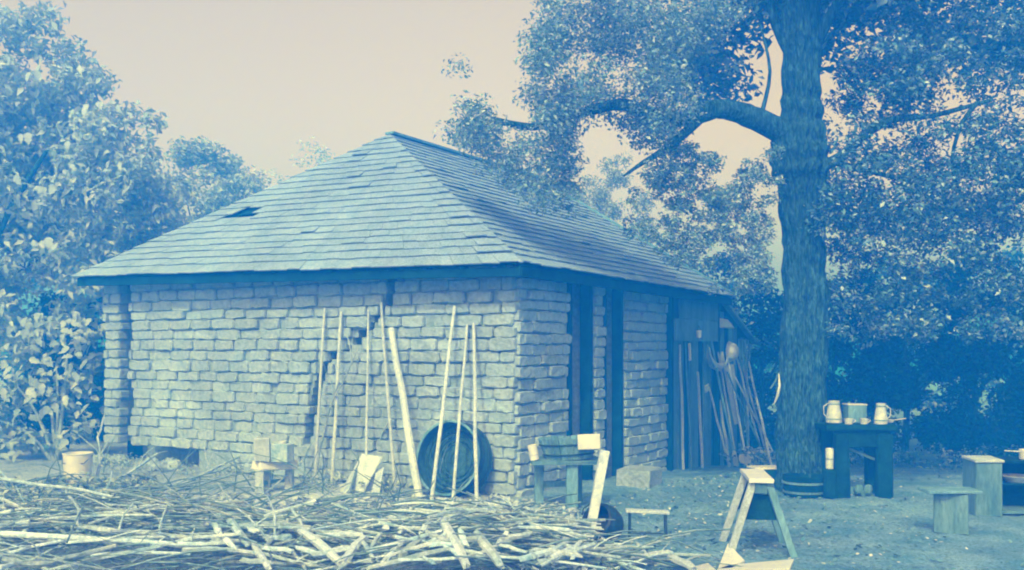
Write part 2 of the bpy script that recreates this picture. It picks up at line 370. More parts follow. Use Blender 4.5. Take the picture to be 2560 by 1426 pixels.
# plate beam over the front wall and soffit boards are part of the roof frame below
def lerp(a, b, t): return a + (b - a) * t
EL = C0 + U * (7.10 - .25) + NF * .33 + UP * 2.60 ; ER = C0 + NF * .33 + NR * .25 + UP * 2.485
EB = C0 + V * 6.35 + NR * .25 + UP * 2.42; P1 = C0 + U * 3.30 + V * (2.42 - .33) + UP * 4.60; P2 = C0 + U * 3.30 + V * 6.35 + UP * 4.575
EBL = C0 + U * 6.85 + V * 6.35 + UP * 2.55
def RF(a, b): return lerp(lerp(EL, ER, a), P1, b)
def RR(a, b): return lerp(lerp(ER, P1, b), lerp(EB, P2, b), a)
def RL(a, b): return lerp(lerp(EL, P1, b), lerp(EBL, P2, b), a)
nF = (ER - EL).cross(P1 - EL).normalized(); nR_ = (EB - ER).cross(P1 - ER).normalized(); nL = (P1 - EL).cross(EBL - EL).normalized()
# hole in the front slope (projected once to find where it lies)
def to_px(p): return (CX + p.x / p.y * FL, HY - (p.z - EYE) / p.y * FL)
def in_hole(px, py):
    # torn opening with a long tongue running down its lower left side
    if 530 <= py <= 552 and 576 + (556 - py) * .75 <= px <= 628 - max(0, py - 540) * 1.2: return True
    if 546 <= py <= 600 and abs(px - (588 - (py - 546) * .82)) < 1.5: return True
    return False
deck = MB()
NA, NB = 60, 44
for i in range(NA):
    for j in range(NB):
        q = [RF(i / NA, j / NB), RF((i + 1) / NA, j / NB), RF((i + 1) / NA, (j + 1) / NB), RF(i / NA, (j + 1) / NB)]
        c = (q[0] + q[2]) / 2
        if in_hole(*to_px(c)): continue
        deck.add([p - nF * .045 for p in q], [(0, 1, 2, 3)])
for fn, n_ in ((RR, nR_), (RL, nL)):
    q = [fn(0, 0), fn(1, 0), fn(1, 1), fn(0, 1)]
    deck.add([p - n_ * .045 for p in q] + [p - n_ * .075 for p in q], [(0,1,2,3), (7,6,5,4), (0,4,5,1), (1,5,6,2), (2,6,7,3)])
deck.add([EB - UP * .06, P2 - UP * .06, EBL - UP * .06], [(0, 1, 2)])          # far gable
roof = deck.build('roof', DARKWOOD, house)
fas = MB()
fas.bar(EL - UP * .10 - V * -.03, ER - UP * .10 + V * .03, .03, .10); fas.bar(ER - UP * .10 - NR * .03, EB - UP * .10 - NR * .03, .03, .10)
fas.bar(Wf(6.75, 2.555, -.06), Wf(-.02, 2.555, -.06), .2, .11); fas.bar(Wr(-.0, 2.555, -.08), Wr(6.3, 2.50, -.08), .18, .11)
fas.build('fascia', DARKWOOD, roof)
raf = MB()
for i in range(15):
    a = (i + .5) / 15; p = RF(a, 0.005) - nF * .11; q = RF(a, .14) - nF * .11; raf.bar(p, q, .05, .07)
raf.build('rafter', DARKWOOD, roof)['kind'] = 'stuff'
shing = []    # (8 corner verts, size)
def shingles(fn, nrm, widths, seed, n_c, clip, thick=.013, hip_a=None, hole=False):
    r = random.Random(seed); e_len = (fn(1, 0) - fn(0, 0)).length
    for k in range(n_c):
        b0 = k / n_c; b1 = min(1.0, (k + 1.55) / n_c); row_jit = r.uniform(-.004, .004)
        Lr = (fn(1, b0) - fn(0, b0)).length
        a = r.uniform(-.2, 0)
        while a < Lr:
            w = r.uniform(*widths); x0, x1 = a / Lr, min(1.0, (a + w - r.uniform(.001, .006)) / Lr); a += w
            x0 = max(x0, 0)
            if (x1 - x0) * Lr < .03: continue
            jb = r.uniform(-.003, .003) + row_jit * .6
            bb = max(-.02, b0 + jb - (.012 if k == 0 else 0)); lift = r.uniform(.021, .029) + (.02 * r.random() if r.random() < .03 else 0)
            if clip and (x1 > .95 and k < 19): lift += .022 * r.random(); jb += r.uniform(-.012, .006)
            if r.random() < .012: jb -= r.uniform(.006, .02)
            p = [fn(x0, bb), fn(x1, bb + r.uniform(-.003, .003)), fn(x1, b1), fn(x0, b1)]
            if hole:
                c = lerp(lerp(p[0], p[1], .5), lerp(p[3], p[2], .5), .33)
                if any(in_hole(*to_px(lerp(lerp(p[0], p[1], u), lerp(p[3], p[2], u), v))) for u in (.3, .7) for v in (.15, .4)): continue
            up = [lift, lift + r.uniform(-.003, .003), -.002, -.002]
            top = [p[i] + nrm * up[i] for i in range(4)]; bot = [p[i] + nrm * (up[i] - (thick if i < 2 else thick * .5)) for i in range(4)]
            shing.append((top + bot, (x1 - x0) * Lr, (p[0]).y, nrm))
SF = [(0,1,2,3), (7,6,5,4), (0,4,5,1), (1,5,6,2), (2,6,7,3), (3,7,4,0)]
shingles(RF, nF, (.17, .36), 1, 22, True, hole=True)
nfs = len(shing)
shingles(RR, nR_, (.14, .30), 2, 25, False)
so = sorted(range(len(shing)), key=lambda i: -(shing[i][1] / shing[i][2] ** 2) * (1.0 if i < nfs else .45))
solo = set(so[:300]); mb = MB()
for i, (vv, *_r) in enumerate(shing):
    if i in solo:
        m1 = MB(); m1.add(vv, SF); m1.build('shingle', SHAKE, roof)
    else: mb.add(vv, SF)
mb.build('shingle', SHAKE, roof)['kind'] = 'stuff'
rc = MB(); rc.bar(P1 + UP * .02, P2 + UP * .02, .16, .035); rc.bar(lerp(EB, P2, 0) + UP * .0, lerp(EB, P2, 1) + UP * .0, .05, .10); rc.build('ridge_board', OLDWOOD, roof)
# door posts, jambs and the dim doors set back in the two openings
jm = MB(); panel(jm, Wr, 1.26, 1.33, -.1, 2.38, -.16, -.02); panel(jm, Wr, 1.80, 1.88, -.1, 2.38, -.16, -.02); panel(jm, Wr, 1.26, 1.88, 2.38, 2.50, -.16, -.02); jm.build('door_frame', DARKWOOD, house)
jm = MB(); panel(jm, Wr, 2.23, 2.29, -.1, 2.38, -.16, -.03); panel(jm, Wr, 2.72, 2.79, -.1, 2.38, -.16, -.03); panel(jm, Wr, 2.23, 2.79, 2.38, 2.50, -.16, -.03); jm.build('door_frame', DARKWOOD, house)
dr = bpy.data.objects
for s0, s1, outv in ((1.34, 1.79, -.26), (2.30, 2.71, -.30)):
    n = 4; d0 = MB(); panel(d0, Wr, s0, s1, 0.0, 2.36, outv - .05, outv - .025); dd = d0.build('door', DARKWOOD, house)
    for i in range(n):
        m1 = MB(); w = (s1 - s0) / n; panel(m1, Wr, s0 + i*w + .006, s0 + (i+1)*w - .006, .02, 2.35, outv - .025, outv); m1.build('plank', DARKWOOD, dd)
# ---------------------------------------------------------------- tool shed boarded in under the back of the eave, and its lean-to
def s_of(px): k = (px - CX) / FL; return (k * C0.y - C0.x) / (V.x - V.y * k)
def wall_z(px, py): d = C0.y + V.y * s_of(px); return EYE - (py - HY) / FL * d
shed = thing('tool_shed', 'dark board tool shed built against the far end of the adobe building', 'shed', tuple(Wr(6, -.3)))
s_edges = np.linspace(4.30, 7.75, 18)
for i in range(17):
    a, b = s_edges[i] + .008, s_edges[i + 1] - .008; m1 = MB()
    sm = (a + b) / 2; top = 2.36 if sm < 6.2 else 2.36 - (sm - 6.2) * .40
    out = random.uniform(0.0, .02); panel(m1, Wr, a, b, gz(*Wr(sm, 0).xy) - .1, top, -.06 + out, -.03 + out)
    m1.build('plank', OLDWOOD if i % 3 else DARKWOOD, shed)
m1 = MB(); panel(m1, Wr, 4.26, 4.33, -.4, 2.4, -.05, .05); m1.build('post', DARKWOOD, shed)
m1 = MB(); panel(m1, Wr, 6.20, 6.28, -.6, 2.38, -.04, .06); m1.build('post', DARKWOOD, shed)
for z0, z1, a, b in ((2.03, 2.36, 4.55, 6.22), (1.70, 2.02, 4.40, 5.35), (1.70, 2.02, 5.36, 6.22)):
    m1 = MB(); panel(m1, Wr, a, b, z0, z1, .03, .055); m1.build('panel', OLDWOOD, shed)
rb = MB()
for o in (.10, -.9, -1.9):
    rb.bar(Wr(6.15, 2.42, o), Wr(7.95, 1.68, o), .10, .05)
rb.build('rafter', OLDWOOD, shed)
m1 = MB(); vs = [Wr(6.1, 2.47, .06), Wr(8.0, 1.70, .06), Wr(8.0, 1.70, -6), Wr(6.1, 2.47, -6)]
m1.add(vs + [v - UP * .03 for v in vs], [(3,2,1,0), (4,5,6,7), (0,1,5,4), (1,2,6,5), (2,3,7,6), (3,0,4,7)]); m1.build('roof', DARKWOOD, shed)
gg = 'tools kept along the shed wall'
def S3(px, py, out=.06): s = s_of(px); p = Wr(s, 0, out); d = p.y; return Vector((p.x, p.y, EYE - (py - HY) / FL * d))
def foot(px, out): p = Wr(s_of(px), 0, out); return Vector((p.x, p.y, gz(p.x, p.y)))
def pole_tool(name, label, cat, a, b, r, material=BAMBOO, group=None, bend=.01, n=7):
    a = Vector(a); b = Vector(b); t = thing(name, label, cat, tuple(b), group)
    pts = [lerp(a, b, i / 5) + Vector((random.uniform(-bend, bend), random.uniform(-bend, bend), 0)) * (0 if i in (0, 5) else 1) for i in range(6)]
    MB().tube(pts, [r * .85, r * .9, r * .95, r, r, r * 1.02], n).build('handle', material, t, True); return t, a, b
# hoe with its blade up
t, a, b = pole_tool('hoe', 'hoe standing blade up against the shed boards', 'hoe', S3(1757, 968, .10), foot(1758, .42), .017, PALEWOOD, gg)
MB().bar(a + V * -.02, a + V * -.17 + UP * -.03, .11, .02, up=NR).build('blade', TIN, t)
# shovel
t, a, b = pole_tool('shovel', 'long handled shovel resting on its pale blade by the shed', 'shovel', S3(1769, 850, .06), foot(1772, .40) + UP * .22, .018, OLDWOOD, gg)
mb = MB(); d = (b - a).normalized()
vs = []
for k, (w, l) in enumerate(((.03, -.04), (.10, .02), (.115, .14), (.09, .23), (.0, .28))):
    for sx in (-1, 0, 1): vs.append(b + d * l + V * w * sx + NR * (.02 * (1 - abs(sx)) + .01))
vs2 = [v - NR * .006 for v in vs]; fs = []
for k in range(4):
    for j in range(2): fs += [(k*3+j, k*3+j+1, k*3+j+4, k*3+j+3), (15+k*3+j+3, 15+k*3+j+4, 15+k*3+j+1, 15+k*3+j)]
mb.add(vs + vs2, fs); mb.build('blade', TIN, t)
# tapered pale saw blade leaning on the boards
t = thing('saw', 'long tapered pale saw blade propped against the shed boards', 'saw', tuple(S3(1812, 1060, .1)), gg)
mb = MB(); q = [S3(1797, 915, .07), S3(1824, 910, .07), S3(1820, 1060, .16), S3(1812, 1062, .16)]
mb.add(q + [p + NR * .008 for p in q], [(3,2,1,0), (4,5,6,7), (0,1,5,4), (1,2,6,5), (2,3,7,6), (3,0,4,7)]); mb.build('blade', TIN, t)
MB().tube([S3(1800, 915, .09), S3(1806, 895, .09), S3(1822, 895, .09), S3(1824, 912, .09)], .016, 6).build('handle', PALEWOOD, t)
pole_tool('pole', 'dark slanting pole crossing in front of the saw blade', 'pole', S3(1800, 930, .12), foot(1832, .6), .016, OLDWOOD, gg)
pole_tool('pole', 'pale slanting pole leaning right of the saw blade', 'pole', S3(1824, 940, .08), foot(1852, .65), .018, PALEWOOD, gg)
pole_tool('pole', 'upright pole standing at the low end of the shed', 'pole', S3(1838, 850, .06), foot(1838, .25), .018, OLDWOOD, gg)
pole_tool('pole', 'straight corner pole under the low end of the lean-to roof', 'pole', S3(1858, 880, .06), foot(1856, .12), .020, PALEWOOD, gg)
for tp, bt, o_, r_, lab, m_ in (((1690, 862), 1692, .10, .020, 'stave standing nearest the adobe pier on the shed boards', PALEWOOD), ((1704, 855), 1706, .14, .016, 'second stave from the adobe pier on the shed boards', OLDWOOD), ((1735, 930), 1737, .12, .022, 'short stave standing left of the hoe', PALEWOOD), ((1786, 880), 1800, .30, .016, 'slanting handle just left of the saw blade', PALEWOOD),
        ((1811, 900), 1819, .34, .018, 'pale handle standing in front of the saw blade', BAMBOO), ((1829, 880), 1846, .44, .015, 'slanting handle under the round basin', BAMBOO), ((1844, 900), 1863, .40, .017, 'slanting handle next to the corner of the lean-to', PALEWOOD), ((1791, 1000), 1793, .2, .024, 'short thick stave at the foot of the saw blade', PALEWOOD)):
    pole_tool('stave', lab, 'stave', S3(*tp, .06), foot(bt, o_), r_, m_, gg)
# long prop slanting out to the right, towards the tree
e = G(1932, 1180); pole_tool('prop_pole', 'long thin prop slanting from the lean-to corner down towards the oak', 'pole', S3(1858, 905, .1), e, .018, PALEWOOD)
# hanging things
def rope(name, label, cat, pts, r, m, n=7):
    t = thing(name, label, cat, tuple(pts[len(pts) // 2])); MB().tube(pts, r, n).build('strap' if cat == 'harness' else 'body', m, t, True); return t
t = thing('harness', 'tangled harness straps hanging near the end of the lean-to', 'harness', tuple(S3(1846, 890, .08)))
for px0, px1, yb in ((1836, 1842, 935), (1845, 1850, 928), (1853, 1858, 918)):
    pts = [S3(px0, 848, .08), S3(px0 - 3, 880, .09), S3((px0 + px1) / 2, yb, .10), S3(px1 + 2, 890, .10), S3(px1, 850, .08)]
    MB().tube(pts, .014, 6).build('strap', OLDWOOD, t, True)
t = thing('collar', 'curved pale horse collar hanging on the shed boards', 'collar', tuple(S3(1772, 905, .1)))
pts = [S3(x, y, .1) for x, y in ((1755, 868), (1757, 893), (1766, 912), (1782, 920), (1792, 908), (1790, 880))]
MB().tube(pts, [.02, .045, .06, .06, .045, .02], 8).build('pad', TIN, t, True)
MB().tube([S3(1753, 862, .1), S3(1753, 890, .13), S3(1764, 917, .14)], .014, 6).build('hame', OLDWOOD, t)
t = thing('tin_pail', 'small bright tin hanging on the panel above the shed boards', 'pail', tuple(S3(1728, 845, .1)))
MB().lathe([(.035, 0), (.042, .11), (.040, .112), (.032, .01)], 14, None, S3(1728, 845, .12)).build('body', ENAMEL, t, True)
MB().tube([S3(1723, 826, .12), S3(1728, 815, .12), S3(1733, 826, .12)], .004, 5).build('handle', IRON, t)
t = thing('strap', 'single pale strap hanging on a nail on the dark boards', 'strap', tuple(S3(1716, 880, .06)))
MB().bar(S3(1715, 858, .05), S3(1717, 902, .05), .012, .045, up=NR).build('belt', ENAMEL, t)
MB().tube([S3(1715, 857, .0), S3(1715, 857, .08)], .008, 6).build('nail', IRON, t)
t = thing('dustpan', 'white wedge shaped tin scoop nailed under the lean-to rafter', 'scoop', tuple(S3(1805, 815, .1)))
mb = MB(); q = [S3(1790, 796, .05), S3(1801, 798, .05), S3(1820, 822, .05), S3(1790, 820, .05)]
mb.add(q + [lerp(p, (q[0] + q[2]) / 2, .12) + NR * .07 for p in q], [(3,2,1,0), (4,5,6,7), (0,1,5,4), (1,2,6,5), (2,3,7,6), (3,0,4,7)]); mb.build('pan', ENAMEL, t)
t = thing('basin', 'round white basin hung bottom out on the lean-to boards', 'basin', tuple(S3(1819, 880, .1)))
Mx = Matrix((V, UP.cross(NR).cross(NR) * -1, NR)).transposed() if False else Matrix((V, UP, NR)).transposed()
MB().lathe([(.165, 0), (.16, .03), (.13, .10), (.09, .13), (0, .135)], 20, Mx, S3(1819, 880, .03)).build('bowl', ENAMEL, t, True)
MB().lathe([(.165, -.006), (.178, 0), (.165, .008)], 20, Mx, S3(1819, 880, .03)).build('rim', TIN, t, True)
# things at the foot of the lean-to
t = thing('washbasin', 'oval white basin standing on edge beside the pail at the foot of the lean-to', 'basin', tuple(G(1878, 1168)))
c = G(1873, 1166); ax = Vector((-.75, -.6, .35)).normalized(); yy = UP.cross(ax).normalized(); zz = ax.cross(yy); Mx = Matrix((yy, zz, ax)).transposed()
MB().lathe([(0, .0), (.10, .005), (.145, .06), (.155, .065), (.15, .055), (.10, -.015), (0, -.02)], 22, Mx, c + UP * .15 + Vector((0, 0, 0))).build('bowl', ENAMEL, t, True)
t = thing('pail', 'pale rusty pail standing left of the oak trunk', 'pail', tuple(G(1908, 1170)))
c = G(1908, 1170); MB().lathe([(0, 0), (.10, 0), (.125, .26), (.118, .262), (.095, .02), (0, .015)], 20, None, c).build('body', TIN, t, True)
for z in (.05, .20): MB().lathe([(.105 + z * .1, z - .006), (.113 + z * .1, z), (.105 + z * .1, z + .006)], 20, None, c).build('hoop', OLDWOOD, t, True)
MB().tube([c + Vector((-.12, 0, .25)), c + Vector((-.08, -.08, .33)), c + Vector((.08, -.08, .33)), c + Vector((.12, 0, .25))], .005, 5).build('handle', IRON, t)
t = thing('chopping_block', 'dark squared block with a pale board on top in front of the pail', 'block', tuple(G(1917, 1215)))
c = G(1917, 1213); MB().box(c + UP * .09, (.32, .26, .19), Matrix.Rotation(.1, 3, 'Z'), .006, .015).build('block', DARKWOOD, t)
MB().box(c + UP * .205 + Vector((-.02, 0, 0)), (.36, .24, .025), Matrix.Rotation(.18, 3, 'Z'), .003, .004).build('board', ENAMEL, t)

# ---------------------------------------------------------------- poles leaning on the front wall
def front_pt(px, py, out):
    k = (px - CX) / FL; base = C0 + NF * out
    tt = (base.x - k * base.y) / (k * U.y - U.x); p = base + U * tt
    return Vector((p.x, p.y, EYE - (py - HY) / FL * p.y))
pl = [((812, 770), (787, 1195), .018, 'leftmost tall thin pole leaning on the cracked adobe wall'),
      ((853, 780), (829, 1222), .021, 'second tall pole from the left on the adobe wall'),
      ((921, 775), (914, 1185), .015, 'thin nearly upright pole left of the thick peeled trunk pole'),
      ((953, 757), (988, 1242), .018, 'tallest pole, touching the wall in the shadow just left of the thick one'),
      ((978, 822), (1050, 1270), .042, 'thick peeled pole leaning on the adobe wall'),
      ((1137, 766), (1078, 1246), .021, 'slanting pole with its foot at the left of the round tub'),
      ((1168, 812), (1131, 1258), .017, 'middle pole of the three in front of the round tub'),
      ((1184, 808), (1192, 1276), .020, 'upright pole at the right edge of the round tub')]
for i, (tp, bt, r, lab) in enumerate(pl):
    b = front_pt(bt[0], bt[1], .30 if i < 4 else (.55 if i == 4 else .68)); b.z = -.02; a = front_pt(tp[0], tp[1], .035 + r); pole_tool('pole', lab, 'pole', a, b, r, BAMBOO, 'poles leaning on the adobe wall', .006 if r < .04 else .008, 8)
def stick_pts(p, q, bend, k=7, seed=None):
    r = random.Random(seed) if seed is not None else random
    d = (q - p); L = d.length; n = d.cross(UP).normalized() if d.cross(UP).length > 1e-4 else Vector((1, 0, 0)); m = n.cross(d).normalized(); out = []
    ph = r.uniform(0, 6)
    for i in range(k):
        f = i / (k - 1); w = math.sin(f * math.pi) * bend * L
        out.append(p + d * f + m * w * .8 + n * w * math.sin(f * 4 + ph) * .8 + Vector((r.uniform(-1, 1), r.uniform(-1, 1), r.uniform(-1, 1))) * L * .008)
    return out
def branch(lab, p, q, r0, r1, bend, twigs=3, seed=0, name='branch', m=None, group=None):
    r = random.Random(seed); m = m or STICK
    t = thing(name, lab, 'branch', tuple(p), group); pts = stick_pts(p, q, bend, 9, seed)
    MB().tube(pts, [lerp(r0, r1, i / 8) for i in range(9)], 7, jit=.12).build('stem', m, t, True)
    for j in range(twigs):
        f = r.uniform(.35, .95); i = int(f * 8); b = pts[i]; d = (pts[min(i + 1, 8)] - pts[i - 1]).normalized()
        e = b + (d + Vector((r.uniform(-.7, .7), r.uniform(-.5, .5), r.uniform(-.1, .8)))).normalized() * r.uniform(.18, .5)
        tw = stick_pts(b, e, .08, 5, seed * 7 + j); MB().tube(tw, [lerp(r0, r1, f) * .6, .006, .005, .004, .003], 5).build('twig', m, t, True)
    return t
# forked branches propped against the wall between the poles
branch('crooked forked branch propped between the two left poles', G(783, 1215), front_pt(898, 872, .05), .016, .008, .07, 4, 5)
branch('short slanting stick leaning behind the thick peeled pole', G(925, 1205), front_pt(975, 1040, .1), .016, .010, .02, 0, 6)
branch('bare upright branch with twigs standing by the white bucket', G(238, 1225), P(262, 1035, 13.2), .020, .010, .03, 4, 8)
# big round tub standing on edge against the wall
tb = thing('round_tub', 'big dark round tub leaning on edge against the adobe wall', 'tub', tuple(G(1130, 1275)))
c = front_pt(1131, 1182, .26); ax = (NF + UP * .22).normalized(); yy = UP.cross(ax).normalized(); zz = ax.cross(yy); Mx = Matrix((yy, zz, ax)).transposed()
c.z = .405
TUB = mat('tub_staves', (.010, .05, .11), (.04, .13, .23), scale=14, bump=.4, bscale=40, stretch=(1, 1, 1))
prof = [(.405, -.16), (.395, .10), (.378, .10), (.372, -.02), (.335, -.02), (.330, -.045), (.29, -.045), (.285, -.065), (.235, -.065), (.23, -.085), (.17, -.085), (.165, -.10), (.09, -.10), (.085, -.115), (0, -.115)]
MB().lathe([(0, -.165)] + prof, 40, Mx, c).build('body', TUB, tb, True)
MB().lathe([(.396, .090), (.408, .092), (.408, .106), (.384, .106), (.384, .10)], 40, Mx, c).build('rim', OLDWOOD, tb, True)
for zz_ in (-.10, .02): MB().lathe([(.400, zz_ - .015), (.412, zz_ - .015), (.412, zz_ + .015), (.400, zz_ + .015)], 40, Mx, c).build('hoop', IRON, tb, True)
for rr, zz_ in ((.35, -.018), (.305, -.043), (.255, -.063), (.20, -.083)): MB().lathe([(rr - .012, zz_), (rr, zz_ + .012), (rr + .012, zz_)], 40, Mx, c).build('ring', BARK, tb, True)
# boards on the ground under the poles
def board(lab, p, q, w, h, m=PALEWOOD, grp=None, name='board', lift=0.0):
    t = thing(name, lab, 'board', tuple(p), grp); MB().bar(p + UP * (h / 2 + lift), q + UP * (h / 2 + lift), w, h, ch=.004, jit=.004).build('plank', m, t); return t
board('long narrow board lying on the ground below the three right hand poles', G(1000, 1250), G(1288, 1288), .05, .035)
board('short narrow board lying behind the long one below the round tub', G(1075, 1250), G(1225, 1264), .035, .03)
board('wide pale plank lying at the back edge of the brushwood', G(690, 1243), G(862, 1250), .22, .05)
board('short pale plank lying left of the low bench', G(640, 1252), G(690, 1262), .10, .03)
# low pale bench with a tin box
bn = thing('bench', 'rough pale wooden bench with broken end standing before the wall', 'bench', tuple(G(680, 1232)))
p0, p1 = G(640, 1232), G(735, 1222); h_ = .30
MB().bar(p0 + UP * h_, p1 + UP * (h_ - .02), .20, .10, ch=.008, jit=.01).build('seat', ENAMEL, bn)
for q in (p0 + Vector((.05, -.03, 0)), p0 + Vector((.09, .13, 0)), p1 + Vector((-.05, -.03, 0)), p1 + Vector((-.07, .12, 0))):
    MB().bar(q, q + UP * .26, .085, .07, up=Vector((0, 1, 0)), jit=.006).build('leg', PALEWOOD, bn)
MB().bar(p0 + UP * .1 + Vector((.05, .05, 0)), p1 + UP * .1 + Vector((-.05, .05, 0)), .04, .04).build('stretcher', OLDWOOD, bn)
t = thing('wooden_block', 'pale upright block on the left end of the rough bench', 'block', tuple(p0 + UP * (h_ + .05)))
MB().box(p0 + UP * (h_ + .05 + .13) + Vector((.07, 0, 0)), (.17, .15, .26), Matrix.Rotation(.2, 3, 'Z'), .008, .012).build('block', PALEWOOD, t)
t = thing('tin_box', 'grey square tin with a dark side on the rough bench', 'tin', tuple(p0 + UP * h_ + Vector((.3, 0, .04))))
MB().box(p0 + UP * (h_ + .05 + .10) + Vector((.29, .02, -.01)), (.21, .16, .20), Matrix.Rotation(-.35, 3, 'Z'), .003, .006).build('body', STICK, t)
MB().lathe([(.05, 0), (.05, .03), (.0, .032)], 14, None, p0 + UP * (h_ + .25) + Vector((.29, .02, -.01))).build('cap', TIN, t, True)
# white bucket at the far left
bk = thing('bucket', 'bright white bucket standing under the leafy shrub', 'bucket', tuple(G(195, 1208)))
c = G(195, 1222); MB().lathe([(0, 0), (.135, 0), (.165, .40), (.158, .402), (.13, .02), (0, .018)], 24, None, c).build('body', ENAMEL, bk, True)
MB().lathe([(.162, .395), (.172, .40), (.162, .41)], 24, None, c).build('rim', TIN, bk, True)
MB().tube([c + Vector((-.165, 0, .38)), c + Vector((-.12, -.13, .30)), c + Vector((.12, -.13, .30)), c + Vector((.165, 0, .38))], .005, 5).build('handle', IRON, bk)
# pale bark slabs heaped against the wall behind the poles
for i, (lab, p0_, p1_, w_) in enumerate((('widest pale bark slab leaning in the heap between the poles', (880, 1240), (930, 1140), .30), ('pale bark slab lying flat in front of the leaning ones', (850, 1248), (960, 1236), .16), ('narrow bark slab leaning at the right of the slab heap', (935, 1245), (950, 1175), .13), ('grey bark slab leaning at the left of the slab heap', (865, 1236), (885, 1180), .12))):
    q_ = front_pt(*p0_, .55 + .06 * i); q_.z = .0; e_ = front_pt(*p1_, .22 + .05 * i); e_.z = max(e_.z, .05); t = thing('bark_sheet', lab, 'bark sheet', tuple(q_), 'bark slabs heaped by the wall')
    MB().bar(q_, e_, w_, .03, up=NF, ch=.008, jit=.014).build('slab', PALEWOOD if i != 3 else STICK, t)
# ---------------------------------------------------------------- wash bench by the house corner
wb = thing('wash_bench', 'rough wash bench on a post at the corner of the adobe wall', 'bench', tuple(G(1425, 1262)))
d = 10.2; X = Vector((1, .06, 0)).normalized(); Yb = Vector((-X.y, X.x, 0)); B = Matrix((X, Yb, UP)).transposed()
zt = EYE - (1152 - HY) / FL * d; cx_ = (1415 - CX) / FL * d
MB().box((cx_, d + .18, zt - .02), (.70, .44, .04), B, .006, .006).build('top', OLDWOOD, wb)
for dx, dy, w in ((.06, .05, .11), (.13, .30, .10), (-.26, .34, .09)): MB().box((cx_ + dx, d + dy, (zt - .04) / 2 - .02), (w, .10, zt), B, .008, .01).build('leg', OLDWOOD, wb)
MB().bar(Vector((cx_ - .3, d + .34, .2)), Vector((cx_ + .15, d + .30, .22)), .05, .06).build('stretcher', OLDWOOD, wb)
tr = thing('wash_tub', 'wide shallow wooden tub of upright staves standing on the wash bench', 'tub', (cx_ + .04, d + .15, zt))
hb = .215; tc_ = Vector((cx_ + .04, d + .17, zt + .004)); nst = 26; ts = 2 * math.pi / nst
TILT = Matrix.Rotation(-.05, 3, 'Y')
def tubp(th, r, z): return tc_ + TILT @ Vector((math.cos(th) * r * 1.0, math.sin(th) * r * .72, z))
for k in range(nst):
    a0, a1 = k * ts + .012, (k + 1) * ts - .012; h2 = hb * random.uniform(.96, 1.05); m1 = MB()
    vs = [tubp(a, r_ + dr, z) for a in (a0, a1) for z, r_ in ((0, .235), (h2, .305)) for dr in (0, -.022)]
    m1.add(vs, [(0, 4, 6, 2), (1, 3, 7, 5), (2, 6, 7, 3), (0, 1, 5, 4), (0, 2, 3, 1), (4, 5, 7, 6)]); m1.build('stave', OLDWOOD, tr)
for z, r_ in ((.05, .254), (.15, .286)):
    m1 = MB(); pts_ = [tubp(q, r_ + .004, z) for q in np.linspace(0, 2 * math.pi, 33)]; m1.tube(pts_, .009, 5, cap=False); m1.build('hoop', IRON, tr, True)
m1 = MB(); m1.add([tubp(q, .236, .03) for q in np.linspace(0, 2 * math.pi, 24, endpoint=False)], [tuple(range(24))]); m1.build('bottom', OLDWOOD, tr)
t = thing('white_board', 'bright square board hooked on the front right of the shallow tub', 'board', (cx_ + .25, d, zt + .12))
MB().box((cx_ + .225, d - .035, zt + .19), (.235, .02, .15), B @ Matrix.Rotation(.2, 3, 'Z') @ Matrix.Rotation(-.12, 3, 'X'), .003, .004).build('plank', ENAMEL, t)
t = thing('tin_can', 'small bright tin can at the left end of the wash bench', 'can', (cx_ - .31, d, zt))
Mx = Matrix.Rotation(-.18, 3, 'Y'); MB().lathe([(0, 0), (.045, 0), (.048, .15), (.043, .152), (.04, .02), (0, .02)], 16, Mx, Vector((cx_ - .31, d + .03, zt + .005))).build('body', ENAMEL, t, True)
MB().lathe([(.046, .05), (.052, .053), (.046, .056)], 16, Mx, Vector((cx_ - .31, d + .03, zt + .005))).build('ridge', TIN, t, True)
# stone step / box before the second opening
st = thing('door_step', 'pale stone step lying before the second doorway', 'step', tuple(G(1600, 1220)))
c = G(1595, 1215); MB().box(c + UP * .08 + Vector((.03, .12, 0)), (.40, .42, .22), Matrix((V, -NR, UP)).transposed(), .012, .015).build('slab', ADOBE, st)
c2 = G(1548, 1188); t = thing('stone_block', 'small squared block between the doorway and the step', 'block', tuple(c2)); MB().box(c2 + UP * .13, (.26, .26, .32), Matrix((V, -NR, UP)).transposed(), .012, .015).build('block', ADOBE, t)
# ---------------------------------------------------------------- yard in front
# squared timber standing aslant with its foot in the chips
tp = thing('timber_post', 'pale squared post standing aslant in the chips', 'post', tuple(G(1465, 1375)))
b = G(1466, 1372); a = P(1513, 1127, b.y + .12); MB().bar(b - UP * .03, a, .075, .07, up=Vector((0, 1, 0)), ch=.006, jit=.004).build('shaft', BAMBOO, tp)
MB().box(b + Vector((-.06, -.02, .045)), (.22, .16, .10), Matrix.Rotation(.3, 3, 'Z'), .02, .02).build('foot', PALEWOOD, tp)
kt = thing('kettle', 'black iron kettle tipped over on the ground behind the slanting post', 'kettle', tuple(G(1508, 1365)))
c = G(1508, 1352); ax = Vector((-.45, -.55, .35)).normalized(); yy = UP.cross(ax).normalized(); zz = ax.cross(yy); Mx = Matrix((yy, zz, ax)).transposed()
MB().lathe([(0, -.16), (.09, -.15), (.15, -.08), (.165, 0), (.15, .08), (.13, .11), (.12, .105), (.14, .06), (.145, 0), (.12, -.07), (0, -.13)], 24, Mx, c + UP * .14).build('body', IRON, kt, True)
MB().lathe([(.125, .10), (.142, .11), (.125, .122)], 24, Mx, c + UP * .14).build('rim', IRON, kt, True)
